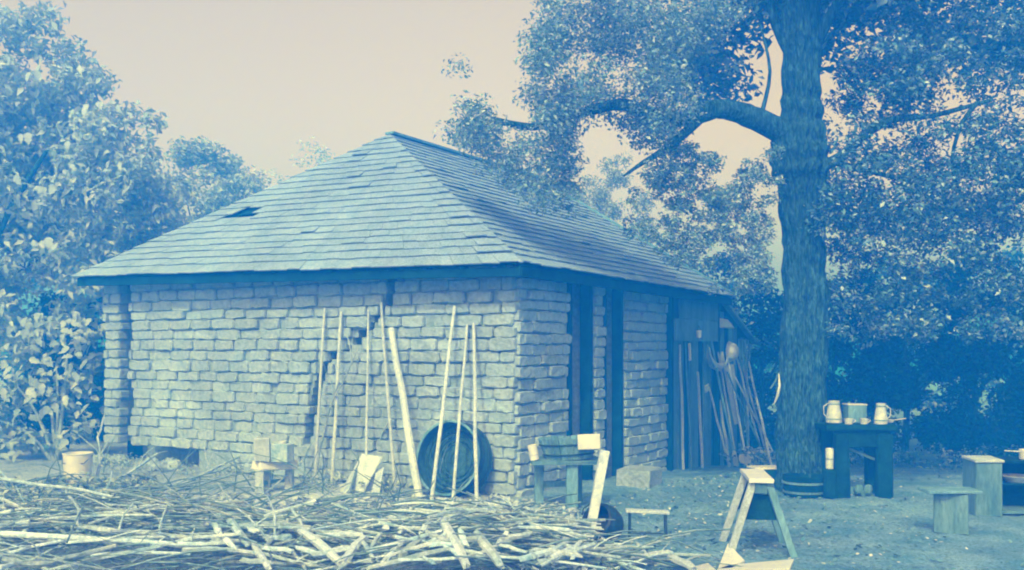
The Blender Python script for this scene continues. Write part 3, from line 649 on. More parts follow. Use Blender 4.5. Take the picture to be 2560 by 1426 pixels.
MB().tube([c + UP * .14 + Mx @ Vector((math.cos(q) * .15, math.sin(q) * .15 , .1 + .04 * math.sin(q * 3))) for q in np.linspace(.1, 3.0, 9)], .006, 5).build('handle', IRON, kt)
# thin stool
sl = thing('stool', 'low thin legged stool with a pale top on the bare ground', 'stool', tuple(G(1620, 1350)))
c = G(1620, 1350); h_ = EYE - (1279 - HY) / FL * (c.y + .05)
MB().box(c + UP * h_ + Vector((0, .05, 0)), (.36, .12, .022), Matrix.Rotation(-.05, 3, 'Z') @ Matrix.Rotation(.03, 3, 'Y'), .002, .003).build('seat', PALEWOOD, sl)
for dx in (-.145, .15):
    for dy in (.0, .10): MB().bar(c + Vector((dx * 1.05, dy - .005, -.01)), c + Vector((dx, dy, h_ - .01)), .012, .012, up=Vector((0, 1, 0))).build('leg', IRON, sl)
MB().bar(c + Vector((-.15, .0, .055)), c + Vector((.155, .0, .05)), .010, .010).build('stretcher', IRON, sl)
# sawhorse seen end on
sh = thing('sawhorse', 'splay legged sawhorse with a bright board top seen from its end', 'sawhorse', tuple(G(1890, 1395)))
c = G(1893, 1392); zt = EYE - (1198 - HY) / FL * (c.y + .1); c.x = (1903 - CX) / FL * c.y
yd = Vector((.12, 1, 0)).normalized(); xd = Vector((1, -.12, 0)).normalized(); B = Matrix((xd, yd, UP)).transposed()
Lh = .62; tc = c + yd * Lh / 2 + UP * zt
MB().box(tc + UP * .0, (.185, Lh + .06, .035), B, .004, .005).build('top', ENAMEL, sh)
MB().box(tc - UP * .06, (.09, Lh, .085), B, .003, .005).build('beam', OLDWOOD, sh)
for yy_ in (.03, Lh - .06):
    for sx in (-1, 1):
        f = c + yd * (yy_ - (.05 if yy_ < .3 else -.05)) + xd * .245 * sx; f.z = gz(f.x, f.y) - .01; MB().bar(f, c + yd * yy_ + xd * .06 * sx + UP * (zt - .02), .055, .04, up=Vector((0, 1, 0)), ch=.004).build('leg', OLDWOOD if sx > 0 else PALEWOOD, sh)  # left legs paler: their sunlit side is put into the timber colour
for yy_ in (.06, Lh - .03):
    mb = MB(); q = [c + yd * yy_ + xd * x + UP * z for x, z in ((-.075, zt - .10), (.075, zt - .10), (.15, zt - .31), (-.15, zt - .31))]
    mb.add(q + [p + yd * .022 for p in q], [(3,2,1,0), (4,5,6,7), (0,1,5,4), (1,2,6,5), (2,3,7,6), (3,0,4,7)]); mb.build('gusset', DARKWOOD, sh)
# plank seat on a block, right
ps = thing('plank_stool', 'plank seat resting on one upright board in the open yard', 'stool', tuple(G(2380, 1338)))
c = G(2380, 1335); h_ = EYE - (1232 - HY) / FL * c.y
MB().box(c + UP * h_ / 2 + Vector((0, .02, 0)), (.27, .10, h_), Matrix.Rotation(-.35, 3, 'Z'), .008, .008).build('support', OLDWOOD, ps)
MB().box(c + UP * (h_ + .012) + Vector((.0, .05, 0)), (.46, .26, .024), Matrix.Rotation(.02, 3, 'Z'), .003, .004).build('seat', OLDWOOD, ps)
# cupboard box at the right edge
cb = thing('cupboard', 'dark open fronted box cupboard at the right edge of the yard', 'cupboard', tuple(G(2500, 1292)))
c = G(2440, 1290); d = c.y; hh = EYE - (1152 - HY) / FL * d; R_ = Matrix.Rotation(-.12, 3, 'Z'); x_ = R_ @ Vector((1, 0, 0)); y_ = R_ @ Vector((0, 1, 0))
def cbx(x0, x1, y0, y1, z0, z1, nm, m): MB().box(c + x_ * (x0 + x1) / 2 + y_ * (y0 + y1) / 2 + UP * (z0 + z1) / 2, (x1 - x0, y1 - y0, z1 - z0), R_, .003, .004).build(nm, m, cb)
cbx(0, .24, 0, .03, .0, hh - .02, 'front_board', OLDWOOD); cbx(.0, .028, .032, .40, 0, hh - .02, 'side_board', OLDWOOD); cbx(.66, .69, .0, .40, 0, hh - .02, 'side_board', OLDWOOD)
cbx(-.01, .255, -.015, .41, hh - .018, hh + .01, 'top', PALEWOOD); cbx(.258, .72, -.015, .41, hh - .02, hh + .004, 'top', DARKWOOD); cbx(.03, .66, .38, .41, 0, hh - .03, 'back_board', DARKWOOD); cbx(.245, .66, .02, .38, .02, .05, 'shelf', OLDWOOD); cbx(.245, .66, .06, .38, hh * .55, hh * .55 + .02, 'shelf', DARKWOOD)
t = thing('dish', 'grey enamel dish on the shelf of the box cupboard', 'dish', tuple(c)); MB().lathe([(0, 0), (.10, 0), (.16, .06), (.152, .062), (.095, .012), (0, .01)], 20, None, c + x_ * .43 + y_ * .16 + UP * (hh * .55 + .021)).build('bowl', TIN, t, True)
t = thing('saucepan', 'white pan standing on top of the box cupboard', 'pan', tuple(c)); MB().lathe([(0, 0), (.08, 0), (.085, .09), (.08, .092), (.075, .01), (0, .01)], 18, None, c + x_ * .53 + y_ * .16 + UP * (hh + .005)).build('body', ENAMEL, t, True)
MB().bar(c + x_ * .45 + y_ * .16 + UP * (hh + .075), c + x_ * .30 + y_ * .12 + UP * (hh + .085), .02, .012).build('handle', TIN, t)
# table by the oak with jugs
tw = thing('table', 'heavy dark wooden table standing right of the oak trunk', 'table', tuple(G(2160, 1248)))
c = G(2150, 1246); d = c.y; zt = EYE - (1062 - HY) / FL * d; ppm = FL / d
MB().box((c.x, d + .22, zt - .03), (178 / ppm, .58, .06), None, .01, .01).build('top', DARKWOOD, tw)
MB().box((c.x + .02, d + .0, zt - .15), (140 / ppm, .04, .18), None, .006, .006).build('apron', DARKWOOD, tw)
for dx, dy, w in ((-.20, .0, .15), (.25, .0, .16), (-.24, .42, .12), (.26, .42, .12)): MB().box((c.x + dx, d + dy, (zt - .06) / 2 - .04), (w, .12, zt - .04), None, .012, .015).build('leg', DARKWOOD, tw)
MB().bar(Vector((c.x - .1, d + .06, .52)), Vector((c.x + .2, d + .12, .40)), .02, .03).build('brace', OLDWOOD, tw)
def jug(lab, px, py, y, H, R0, spout):
    p = P(px, py, y); p.z = zt + .002; t = thing('milk_can', lab, 'can', tuple(p), 'pale cans on the table by the oak')
    MB().lathe([(0, 0), (R0, 0), (R0 * 1.02, H * .15), (R0 * .82, H * .6), (R0 * .66, H * .88), (R0 * .72, H), (R0 * .66, H), (R0 * .6, H * .88), (R0 * .75, H * .55), (0, .02)], 22, None, p).build('body', TIN, t, True)
    sg = spout; MB().tube([p + Vector((-sg * R0 * .7, 0, H * .9)), p + Vector((-sg * (R0 + .03), -.01, H * .75)), p + Vector((-sg * (R0 + .03), -.01, H * .4)), p + Vector((-sg * R0 * .9, 0, H * .22))], .006, 6).build('handle', TIN, t, True)
    for z, k in ((.04, 1.02), (H * .86, .70)): MB().lathe([(R0 * k, z - .006), (R0 * k + .006, z), (R0 * k, z + .006)], 22, None, p).build('band', OLDWOOD, t, True)
jug('tapering pale can at the left end of the table next to the trunk', 2085, 1050, d + .30, .235, .085, 1); jug('pale upright can at the right front of the table', 2202, 1060, d + .08, .22, .07, -1)
p = P(2137, 1045, d + .33); p.z = zt; t = thing('tin_case', 'blue grey square tin between the two pale cans', 'tin', tuple(p)); MB().box(p + UP * .095, (.20, .2, .19), None, .002, .006).build('body', OLDWOOD, t); MB().box(p + UP * .197, (.21, .21, .014), None, .001, .003).build('lid', TIN, t)
for px, w in ((2122, .05), (2160, .045)):
    p = P(px, 1055, d + .06); p.z = zt; t = thing('cup', 'small tin cup on the front of the table, %s of the square tin' % ('left' if px < 2140 else 'right'), 'cup', tuple(p)); MB().lathe([(0, 0), (w * .8, 0), (w, .06), (w * .92, .061), (w * .75, .01), (0, .01)], 14, None, p).build('body', TIN, t, True)
    MB().tube([p + Vector((w, 0, .05)), p + Vector((w + .025, 0, .04)), p + Vector((w * .9, 0, .015))], .005, 5).build('handle', TIN, t)
p = P(2240, 1055, d + .2); p.z = zt; t = thing('ladle', 'pale ladle lying at the right end of the table', 'ladle', tuple(p)); MB().lathe([(0, 0), (.03, .01), (.045, .04), (.04, .04), (0, .01)], 14, None, p + Vector((-.06, 0, 0))).build('bowl', ENAMEL, t, True); MB().bar(p + Vector((-.02, 0, .035)), p + Vector((.12, .03, .05)), .015, .01).build('handle', ENAMEL, t)
# bottle hanging at table side
p = P(2074, 1172, d - .02); t = thing('tall_tin', 'pale tall tin on a stone between the trunk and the table', 'tin', tuple(p)); MB().lathe([(0, 0), (.040, 0), (.043, .21), (.040, .215), (.036, .205), (0, .2)], 16, None, p).build('body', TIN, t, True); MB().lathe([(.043, .10), (.047, .104), (.043, .108)], 16, None, p).build('ridge', OLDWOOD, t, True)
t = thing('rock', 'dark stone below the pale tall tin', 'stone', tuple(p)); MB().box(Vector((p.x, p.y, p.z / 2 - .01)), (.13, .13, p.z + .02), None, .02, .03).build('stone', DARKWOOD, t)
# wash tub before the trunk
wt = thing('wash_tub', 'low dark hooped tub standing in front of the oak trunk', 'tub', tuple(G(2015, 1243)))
c = G(2018, 1243); c.y += .1; R0 = .235
MB().lathe([(0, 0), (R0 * .92, 0), (R0, .22), (R0 * .94, .222), (R0 * .86, .03), (0, .03)], 28, None, c).build('body', DARKWOOD, wt, True)
for z in (.05, .15): MB().lathe([(R0 * .93 + z * .09, z - .012), (R0 * .93 + z * .09 + .008, z - .012), (R0 * .93 + z * .09 + .009, z + .012), (R0 * .93 + z * .09, z + .012)], 28, None, c).build('hoop', OLDWOOD, wt, True)
# firewood heap under the table
for i in range(4):
    p = Vector((G(2150, 1240).x - .07 + .045 * i, d + random.uniform(.1, .25), .05 + .03 * (i % 2))); t = thing('cobble', 'rounded stone in the shade under the dark table, one of a row', 'stone', tuple(p), 'stones under the table')
    MB().lathe([(0, -.05), (.035, -.04), (.05, 0), (.035, .04), (0, .05)], 9, None, p, .12).build('stone', OLDWOOD, t, True)

# lumps of adobe fallen from the undercut wall foot
for i in range(9):
    p = Wf(random.uniform(4.3, 6.6), 0, random.uniform(.02, .35)); p.z = .03; t = thing('adobe_lump', 'crumbled lump of adobe fallen at the undercut left foot of the wall', 'rubble lump', tuple(p), 'adobe lumps at the wall foot')
    MB().lathe([(0, -.08), (.07, -.06), (.11, 0), (.07, .06), (0, .075)], 8, Matrix.Rotation(random.uniform(0, 3), 3, 'X'), p + UP * .03, .2).build('lump', ADOBE, t)
# ---------------------------------------------------------------- vegetation
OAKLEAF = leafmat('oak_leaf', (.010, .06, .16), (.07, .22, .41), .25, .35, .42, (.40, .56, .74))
SHADELEAF = leafmat('shade_dark_leaf', (.001, .012, .035), (.006, .04, .095), .18, .06, .6)  # near-black leaf: deep shade put into the colour
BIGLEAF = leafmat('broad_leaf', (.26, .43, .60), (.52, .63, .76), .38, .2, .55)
LITOAK = leafmat('lit_oak_leaf', (.07, .21, .38), (.22, .39, .56), .3, .3, .45, (.48, .60, .74))  # paler oak leaf: the left wing's brighter exposure put into the colour
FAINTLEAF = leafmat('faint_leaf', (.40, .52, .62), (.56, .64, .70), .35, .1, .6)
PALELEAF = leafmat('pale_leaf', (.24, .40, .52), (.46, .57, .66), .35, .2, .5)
VINELEAF = leafmat('vine_leaf', (.05, .16, .30), (.42, .54, .66), .22, .4, .4)
def leaf_arrays(C, size, n, up=.5, droop=0.0, asp=.5, seed=0, spread=None):
    """C: (k,4) clump centres and radii, n leaves in all -> triangle mesh arrays, two triangles a leaf, folded along the midrib"""
    r = np.random.default_rng(seed)
    w = C[:, 3] ** 2; ci = r.choice(len(C), n, p=w / w.sum())
    off = r.normal(0, 1, (n, 3)); off /= np.linalg.norm(off, axis=1, keepdims=True) + 1e-9; off *= (r.random((n, 1)) ** .55)
    pos = C[ci, :3] + off * C[ci, 3:4] * np.array([1, 1, .75])
    nrm = r.normal(0, 1, (n, 3)); nrm[:, 2] = np.abs(nrm[:, 2]) + up; nrm += off * .5; nrm /= np.linalg.norm(nrm, axis=1, keepdims=True)
    d = r.normal(0, 1, (n, 3)); d[:, 2] -= droop; d -= nrm * (d * nrm).sum(1, keepdims=True); d /= np.linalg.norm(d, axis=1, keepdims=True) + 1e-9
    if droop: nrm = np.cross(d, np.cross(nrm, d)); nrm /= np.linalg.norm(nrm, axis=1, keepdims=True) + 1e-9
    s = np.cross(nrm, d); L = r.uniform(size[0], size[1], (n, 1)); Wd = L * asp * r.uniform(.8, 1.2, (n, 1))
    fold = nrm * L * .12
    base = pos - d * L * .5; tip = pos + d * L * .5 - nrm * L * .08
    le = pos - d * L * .08 + s * Wd * .5 + fold; ri = pos - d * L * .08 - s * Wd * .5 + fold
    Vv = np.stack([base, le, tip, ri], 1).reshape(-1, 3); i = np.arange(n)[:, None] * 4
    F = np.concatenate([i + np.array([[0, 2, 1]]), i + np.array([[0, 3, 2]])], 0)
    return Vv, F
def crown(name, parent, C, size, n, m, seed=0, **kw):
    Vv, F = leaf_arrays(np.array(C, float), size, n, seed=seed, **kw); o = link(name, npmesh(name, Vv, F, m), parent); return o
def limb(mb, pts, r0, r1, n=9, jit=.05, sub=3):
    P_ = [Vector(p) for p in pts]; out = []
    for i in range(len(P_) - 1):
        p0 = P_[max(i-1, 0)]; p1 = P_[i]; p2 = P_[i+1]; p3 = P_[min(i+2, len(P_)-1)]
        for k in range(sub):
            t = k / sub; out.append(.5 * ((2 * p1) + (p2 - p0) * t + (2*p0 - 5*p1 + 4*p2 - p3) * t*t + (3*p1 - p0 - 3*p2 + p3) * t**3))
    out.append(P_[-1]); k = len(out); mb.tube(out, [lerp(r0, r1, (i / (k - 1)) ** .8) for i in range(k)], n, jit=jit); return out
D0 = 11.1
def O(px, py, d=D0): return P(px, py, d)
oak = thing('oak_tree', 'great oak with a thick dark trunk and spreading leafy limbs in the yard', 'tree', tuple(G(2005, 1240)))
tb_ = MB(); base = G(2004, 1235)
prof = [(base.x, -.25, .42), (base.x, -.02, .335), (base.x, .12, .285), (O(2003, 1100).x, .6, .272), (O(2008, 900).x, 1.47, .255), (O(2012, 750).x, 2.15, .235), (O(2008, 600).x, 2.8, .22), (O(2003, 470).x, 3.35, .24), (O(2000, 400).x, 3.62, .30), (O(1998, 345).x, 3.88, .29), (O(2002, 270).x, 4.2, .22), (O(2003, 200).x, 4.5, .20), (O(2004, 60).x, 5.1, .205), (O(2008, -150).x, 6.1, .18), (O(2012, -400).x, 7.2, .12)]
limb(tb_, [(x, base.y + .35, z) for x, z, r in prof], 1, 1, 22, 0, 1)
tb_.v = []; tb_.f = []
pts = []; rad = []
for (x0, z0, r0), (x1, z1, r1) in zip(prof, prof[1:]):
    for k in range(8): t0_ = k / 8; t = t0_ * t0_ * (3 - 2 * t0_); pts.append((lerp(x0, x1, t) + .012 * math.sin(z0 * 9 + k), base.y + .32 + .02 * math.sin(z0 * 5 + k), lerp(z0, z1, t0_))); rad.append(lerp(r0, r1, t))
fx_ = (base.y + .32) / D0; pts = [(p[0] * fx_ * (1 if p[2] > .3 else D0 / base.y * lerp(1, base.y / D0, max(0, p[2]) / .3)), p[1], p[2]) for p in pts]

nS = 96
for i, p in enumerate(pts):
    for j in range(nS):
        th = 2 * math.pi * j / nS; z = p[2]
        rr = rad[i] * (1 + .035 * math.sin(27 * th + 1.7 * math.sin(z * 4)) + .30 * math.exp(-max(z, 0) / .13) * max(0, math.sin(5 * th + 1.1)) ** 2 + .045 * math.sin(11 * th + 2.2 * math.sin(z * 2.3)) + .03 * math.sin(19 * th + z * 3 + 1.5 * math.sin(z * 5)) + .02 * math.sin(5 * th + z) + random.uniform(-.018, .018))
        tb_.v.append((p[0] + rr * math.cos(th), p[1] + rr * math.sin(th), z))
for i in range(len(pts) - 1):
    for j in range(nS): tb_.f.append((i*nS + j, i*nS + (j+1) % nS, (i+1)*nS + (j+1) % nS, (i+1)*nS + j))
trunk = tb_.build('trunk', BARK, oak, True)
yT = base.y + .32
lb = MB()
limbs = [([O(1990, 345, yT), O(1905, 305, yT - .1), O(1850, 282, yT - .2), O(1800, 272, yT - .3), O(1755, 285, yT - .3), O(1700, 298, yT - .1), O(1640, 290, yT), O(1560, 262, yT + .2), O(1480, 275, yT + .3), O(1400, 300, yT + .3), O(1330, 318, yT + .2), O(1230, 300, yT)], .15, .035),
         ([O(1765, 280, yT - .28), O(1715, 330, yT - .3), O(1660, 375, yT - .3), O(1600, 412, yT - .2), O(1560, 440, yT)], .075, .012),
         ([O(1745, 275, yT - .3), O(1725, 220, yT - .2), O(1700, 150, yT), O(1690, 40, yT), O(1660, -120, yT)], .05, .03),
         ([O(2040, 420, yT), O(2100, 395, yT - .2), O(2160, 340, yT - .3), O(2230, 300, yT - .4), O(2330, 290, yT - .3), O(2480, 250, yT)], .08, .02),
         ([O(2010, 200, yT), O(1940, 60, yT + .2), O(1900, -80, yT + .2), O(1820, -260, yT)], .08, .03), ([O(2020, 150, yT), O(2100, 0, yT - .2), O(2220, -150, yT)], .09, .03),
         ([O(2060, 400, yT), O(2180, 430, yT - .2), O(2300, 470, yT - .1), O(2400, 560, yT)], .04, .01), ([O(1900, 300, yT), O(1925, 180, yT), O(1900, 60, yT)], .03, .012), ([O(2440, 260, yT - .2), O(2400, 320, yT - .4), O(2380, 420, yT - .5), O(2420, 520, yT - .5)], .03, .012)]
for pts_, r0, r1 in limbs:
    m1 = MB(); limb(m1, pts_, r0, r1, 11, .05, 4); m1.build('limb', BARK, oak, True)
# crown: clumps scattered through the canopy volume, leaving the gaps the tree has
def xz(px, py): p = O(px, py); return p.x, p.z
holes = [(1535, 350, 62, 88), (1560, 395, 45, 60), (1800, 195, 55, 50), (1850, 130, 45, 60), (1760, 200, 35, 45), (1900, 190, 40, 40), (1935, 55, 38, 75), (1860, 250, 60, 22), (1810, 305, 40, 28), (1900, 335, 40, 30), (1560, 125, 35, 20), (1450, 110, 30, 35), (1845, 385, 30, 40), (1840, 640, 28, 45), (1655, 500, 25, 40), (1245, 60, 60, 110), (1250, 200, 30, 50), (1290, 265, 40, 22),
         (2100, 90, 28, 75), (2085, 170, 18, 70), (2445, 165, 48, 30), (2475, 70, 18, 35), (2380, 275, 26, 16), (2520, 190, 22, 14), (2160, 60, 22, 25), (2065, 290, 14, 40), (2280, 50, 20, 25), (2530, 310, 20, 14), (2230, 320, 18, 12)]
hz_ = [(*xz(px, py), a * D0 / FL, b * D0 / FL) for px, py, a, b in holes]
def free(x, z, r=0): return all(((x - hx) / (ha + r * .75)) ** 2 + ((z - hz) / (hb + r * .75)) ** 2 > 1 for hx, hz, ha, hb in hz_)
def region(n, px0, px1, py0, py1, y0, y1, r0, r1, seed, test=None):
    r = random.Random(seed); out = []; tries = 0
    while len(out) < n and tries < n * 60:
        tries += 1; px, py = r.uniform(px0, px1), r.uniform(py0, py1); x, z = xz(px, py); rr = r.uniform(r0, r1)
        if test and not test(px, py, r): continue
        if not free(x, z, rr): continue
        out.append((x, r.uniform(y0, y1), z, rr))
    return out
def left_wing(px, py, r):
    if px < 1175 + .28 * py and py < 240: return r.random() < .12
    if px < 1260: return r.random() < .6
    if px < 1150 + abs(py - 300) * .9 and py > 200: return False
    if py > 300 and px > 1400: return r.random() < .18
    return True
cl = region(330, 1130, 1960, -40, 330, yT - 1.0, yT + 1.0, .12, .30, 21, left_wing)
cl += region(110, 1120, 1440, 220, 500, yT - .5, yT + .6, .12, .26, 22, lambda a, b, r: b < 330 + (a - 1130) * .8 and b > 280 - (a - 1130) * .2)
crown('crown', oak, cl, (.035, .075), 30000, LITOAK, 31, up=.5)
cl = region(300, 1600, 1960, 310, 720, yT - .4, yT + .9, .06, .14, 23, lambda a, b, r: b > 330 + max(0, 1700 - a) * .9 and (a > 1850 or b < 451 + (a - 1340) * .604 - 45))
crown('crown', oak, cl, (.03, .065), 15000, LITOAK, 32)
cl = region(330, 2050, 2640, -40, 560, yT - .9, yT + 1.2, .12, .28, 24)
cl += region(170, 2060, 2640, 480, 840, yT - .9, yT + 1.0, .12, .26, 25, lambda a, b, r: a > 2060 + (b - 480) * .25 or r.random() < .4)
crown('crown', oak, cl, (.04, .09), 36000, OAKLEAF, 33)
r = random.Random(5); shade_c = [(r.gauss(O(2100, 0).x, 2.6), yT + r.uniform(-.8, 4.5), r.uniform(5.6, 8.7), r.uniform(.35, .7)) for _ in range(190)]  # unseen upper crown, shaped to keep sun and sky off the thicket
shade_c = [c for c in shade_c if c[0] > 2.3 + .1 * (c[2] - 5.5)]
shade_c += [(r.uniform(3.2, 8.0), yT + r.uniform(-.8, 3), r.uniform(2.6, 6.5), r.uniform(.3, .5)) for _ in range(70) ]
shade_c = [c for c in shade_c if not (c[2] < 5.5 and (c[0] / c[1]) < .50)]
crown('crown', oak, shade_c, (.10, .18), 42000, OAKLEAF, 34)  # added unseen upper crown, there to shade the thicket
# scythe blade hung on the trunk
t = thing('sickle', 'pale curved sickle blade hung on the left side of the oak trunk', 'sickle', tuple(O(1942, 960, yT - .28)))
mb = MB(); a_ = [O(1947, 932, yT - .2), O(1949, 965, yT - .26), O(1944, 990, yT - .27), O(1935, 1012, yT - .24)]; mb.tube(a_, [.004, .016, .018, .006], 5); mb.build('blade', TIN, t, True)
MB().tube([O(1947, 932, yT - .2), O(1938, 955, yT - .2), O(1926, 972, yT - .2)], .010, 6).build('handle', OLDWOOD, t)
def bush(name, lab, cat, c, rad, n, size, m, seed, k=26, stem=True, group=None, **kw):
    r = random.Random(seed); t = thing(name, lab, cat, (c[0], c[1], gz(c[0], c[1])), group); C = []
    z0 = gz(c[0], c[1])
    for _ in range(k):
        while True:
            q = Vector((r.uniform(-1, 1), r.uniform(-1, 1), r.uniform(-1, 1)))
            if q.length < 1: break
        q = q.normalized() * (q.length ** .5)
        C.append((c[0] + q.x * rad[0], c[1] + q.y * rad[1], max(z0 + .12, c[2] + q.z * rad[2]), r.uniform(.2, .42) * min(rad)))
    crown('crown', t, C, size, n, m, seed, **kw)
    if stem:
        m1 = MB(); top = Vector((c[0], c[1], c[2] + rad[2] * .3))
        limb(m1, [Vector((c[0], c[1], z0 - .1)), Vector((c[0] + .05, c[1], lerp(z0, top.z, .5))), top], .05 + .02 * rad[2], .02, 8)
        for j in range(5):
            a = r.uniform(0, 6.28); b = Vector((c[0] + .03, c[1], lerp(z0, top.z, r.uniform(.35, .8)))); limb(m1, [b, b + Vector((math.cos(a) * rad[0] * .4, math.sin(a) * rad[1] * .4, rad[2] * .35)), b + Vector((math.cos(a) * rad[0] * .75, math.sin(a) * rad[1] * .7, rad[2] * .6))], .03, .01, 6)
        m1.build('trunk', BARK, t, True)
    return t
# dark thicket behind the oak
gt = 'dark bushes behind the yard'
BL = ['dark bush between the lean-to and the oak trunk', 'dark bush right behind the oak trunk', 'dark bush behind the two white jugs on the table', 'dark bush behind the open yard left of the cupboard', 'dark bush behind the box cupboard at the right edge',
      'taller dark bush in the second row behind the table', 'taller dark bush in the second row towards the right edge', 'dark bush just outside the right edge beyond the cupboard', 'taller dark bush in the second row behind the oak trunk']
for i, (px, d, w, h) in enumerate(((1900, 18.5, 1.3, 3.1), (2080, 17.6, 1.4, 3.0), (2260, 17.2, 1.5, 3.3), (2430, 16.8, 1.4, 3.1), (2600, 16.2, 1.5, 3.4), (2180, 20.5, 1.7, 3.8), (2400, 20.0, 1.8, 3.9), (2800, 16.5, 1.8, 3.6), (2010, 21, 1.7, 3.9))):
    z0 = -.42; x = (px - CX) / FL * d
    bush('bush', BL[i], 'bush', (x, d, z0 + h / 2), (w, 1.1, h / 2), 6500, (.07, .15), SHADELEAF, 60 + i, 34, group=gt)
# trees beyond the house
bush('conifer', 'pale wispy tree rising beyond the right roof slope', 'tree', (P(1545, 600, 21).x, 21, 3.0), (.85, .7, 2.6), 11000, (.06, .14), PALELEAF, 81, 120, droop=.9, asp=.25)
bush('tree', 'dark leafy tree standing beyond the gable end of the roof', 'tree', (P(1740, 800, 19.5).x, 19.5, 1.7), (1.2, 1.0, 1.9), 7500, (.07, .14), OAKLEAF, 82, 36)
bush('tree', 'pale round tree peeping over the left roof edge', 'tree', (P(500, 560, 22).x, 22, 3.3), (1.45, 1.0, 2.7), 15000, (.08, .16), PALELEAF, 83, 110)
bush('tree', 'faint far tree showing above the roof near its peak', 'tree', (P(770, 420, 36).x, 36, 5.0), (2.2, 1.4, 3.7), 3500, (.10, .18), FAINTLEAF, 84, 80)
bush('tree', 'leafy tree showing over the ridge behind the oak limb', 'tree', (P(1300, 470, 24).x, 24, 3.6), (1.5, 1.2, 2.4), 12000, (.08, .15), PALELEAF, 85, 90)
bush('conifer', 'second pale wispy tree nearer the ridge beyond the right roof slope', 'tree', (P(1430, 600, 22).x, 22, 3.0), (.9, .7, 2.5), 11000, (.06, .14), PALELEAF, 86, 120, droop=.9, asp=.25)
# big broad-leaved tree at the left edge
lt = thing('broadleaf_tree', 'large broad leaved tree filling the left edge beside the house', 'tree', (P(-60, 1100, 16.6).x, 16.6, 0))
m1 = MB(); bx, by = P(-60, 1100, 16.6).x, 16.6
limb(m1, [(bx, by, -.2), (bx + .05, by, 1.2), (bx - .05, by, 2.6), (bx + .2, by, 4.4)], .24, .12, 14); m1.build('trunk', BARK, lt, True)
for a in ((1.2, -.6, 1.2), (-1.2, -.5, 1.0), (.7, .8, 1.4), (1.6, .1, .4), (.3, -1.0, .6)):
    m1 = MB(); b = Vector((bx, by, 2.3 + a[2] * .3)); limb(m1, [b, b + Vector(a) * .6 + UP * .4, b + Vector(a) * 1.25 + UP * .5], .08, .03, 8); m1.build('limb', BARK, lt, True)
r = random.Random(44); C = []
while len(C) < 300:
    q = Vector((r.gauss(0, 1), r.gauss(0, 1), r.gauss(0, 1))).normalized() * r.uniform(.55, 1.0)
    x, y, z = P(-10, 450, 16.4).x + q.x * 2.7, 16.4 + q.y * 1.7, 4.3 + q.z * 2.75
    if z > 5.6 and x > P(150, 0, 16.4).x + (6.8 - z) * .5: continue
    C.append((x, y, z, r.uniform(.22, .42)))
for _ in range(170):
    q = Vector((r.gauss(0, 1), r.gauss(0, 1), r.gauss(0, 1))).normalized() * r.uniform(0, .75); z_ = 4.3 + q.z * 2.75; x_ = P(-10, 450, 16.4).x + q.x * 2.7
    if not (z_ > 5.6 and x_ > P(150, 0, 16.4).x + (6.8 - z_) * .5): C.append((x_, 16.9 + q.y * 1.2, z_, .4))
C += [(P(px, py, 16.6).x, 16.6 + r.uniform(-.5, .6), P(px, py, 16.6).z, r.uniform(.2, .36)) for px, py in [(r.uniform(230, 430), r.uniform(430, 640)) for _ in range(60)] if py > 380 + (px - 230) * .45 and py < 700 - (px - 230) * .55]
crown('crown', lt, C, (.10, .19), 38000, BIGLEAF, 45, up=.25, droop=.8, asp=.45)
C2 = [c for c in C if c[1] < 15.8]
leafb = []
def one_leaf(name, pos, d, nrm, L, Wd, m, parent, lobes=5):
    s = nrm.cross(d).normalized(); pr = [(-.5, 0), (-.38, .30), (-.12, .52), (.02, .30), (.16, .40), (.30, .18), (.5, 0)]
    vs = [pos + d * a * L for a, _ in pr] + [pos + d * a * L + s * w * Wd + nrm * w * L * .16 for a, w in pr] + [pos + d * a * L - s * w * Wd + nrm * w * L * .16 for a, w in pr]
    n = len(pr); fs = []
    for i in range(n - 1):
        fs += [(i, i + 1, n + i + 1, n + i), (2*n + i, 2*n + i + 1, i + 1, i)]
    return vs, fs
def leaf_proto(name, m, seed):
    v, f = one_leaf('leaf', Vector((0, 0, 0)), Vector((1, 0, 0)), Vector((0, 0, 1)), 1, .55 + .1 * seed, m, None); v = [(x, y, z - .18 * (x + .5) ** 2) for x, y, z in v]
    mb = MB(); mb.add(v, f); return mb.mesh(name, m, True)
def place_leaf(me, parent, pos, d, nrm, L):
    d = d.normalized(); nrm = (nrm - d * nrm.dot(d)).normalized(); s = nrm.cross(d)
    M = Matrix(((d.x * L, s.x * L, nrm.x * L, pos.x), (d.y * L, s.y * L, nrm.y * L, pos.y), (d.z * L, s.z * L, nrm.z * L, pos.z), (0, 0, 0, 1)))
    o = bpy.data.objects.new('leaf', me); COL.objects.link(o); o.parent = parent
    o.matrix_parent_inverse = Matrix.Translation(-Vector(parent['at'])) if 'at' in parent else Matrix()
    o.matrix_basis = M; return o
LP = [leaf_proto('leaf', BIGLEAF, i) for i in range(3)]
for k in range(220):
    c = r.choice(C2); q = Vector((r.uniform(-1, 1), r.uniform(-1, .2), r.uniform(-1, .8))) * c[3]
    place_leaf(LP[k % 3], lt, Vector(c[:3]) + q, Vector((r.gauss(0, .7), -.25, -1)), Vector((r.gauss(-.3, .4), -1, .6)), r.uniform(.13, .21))
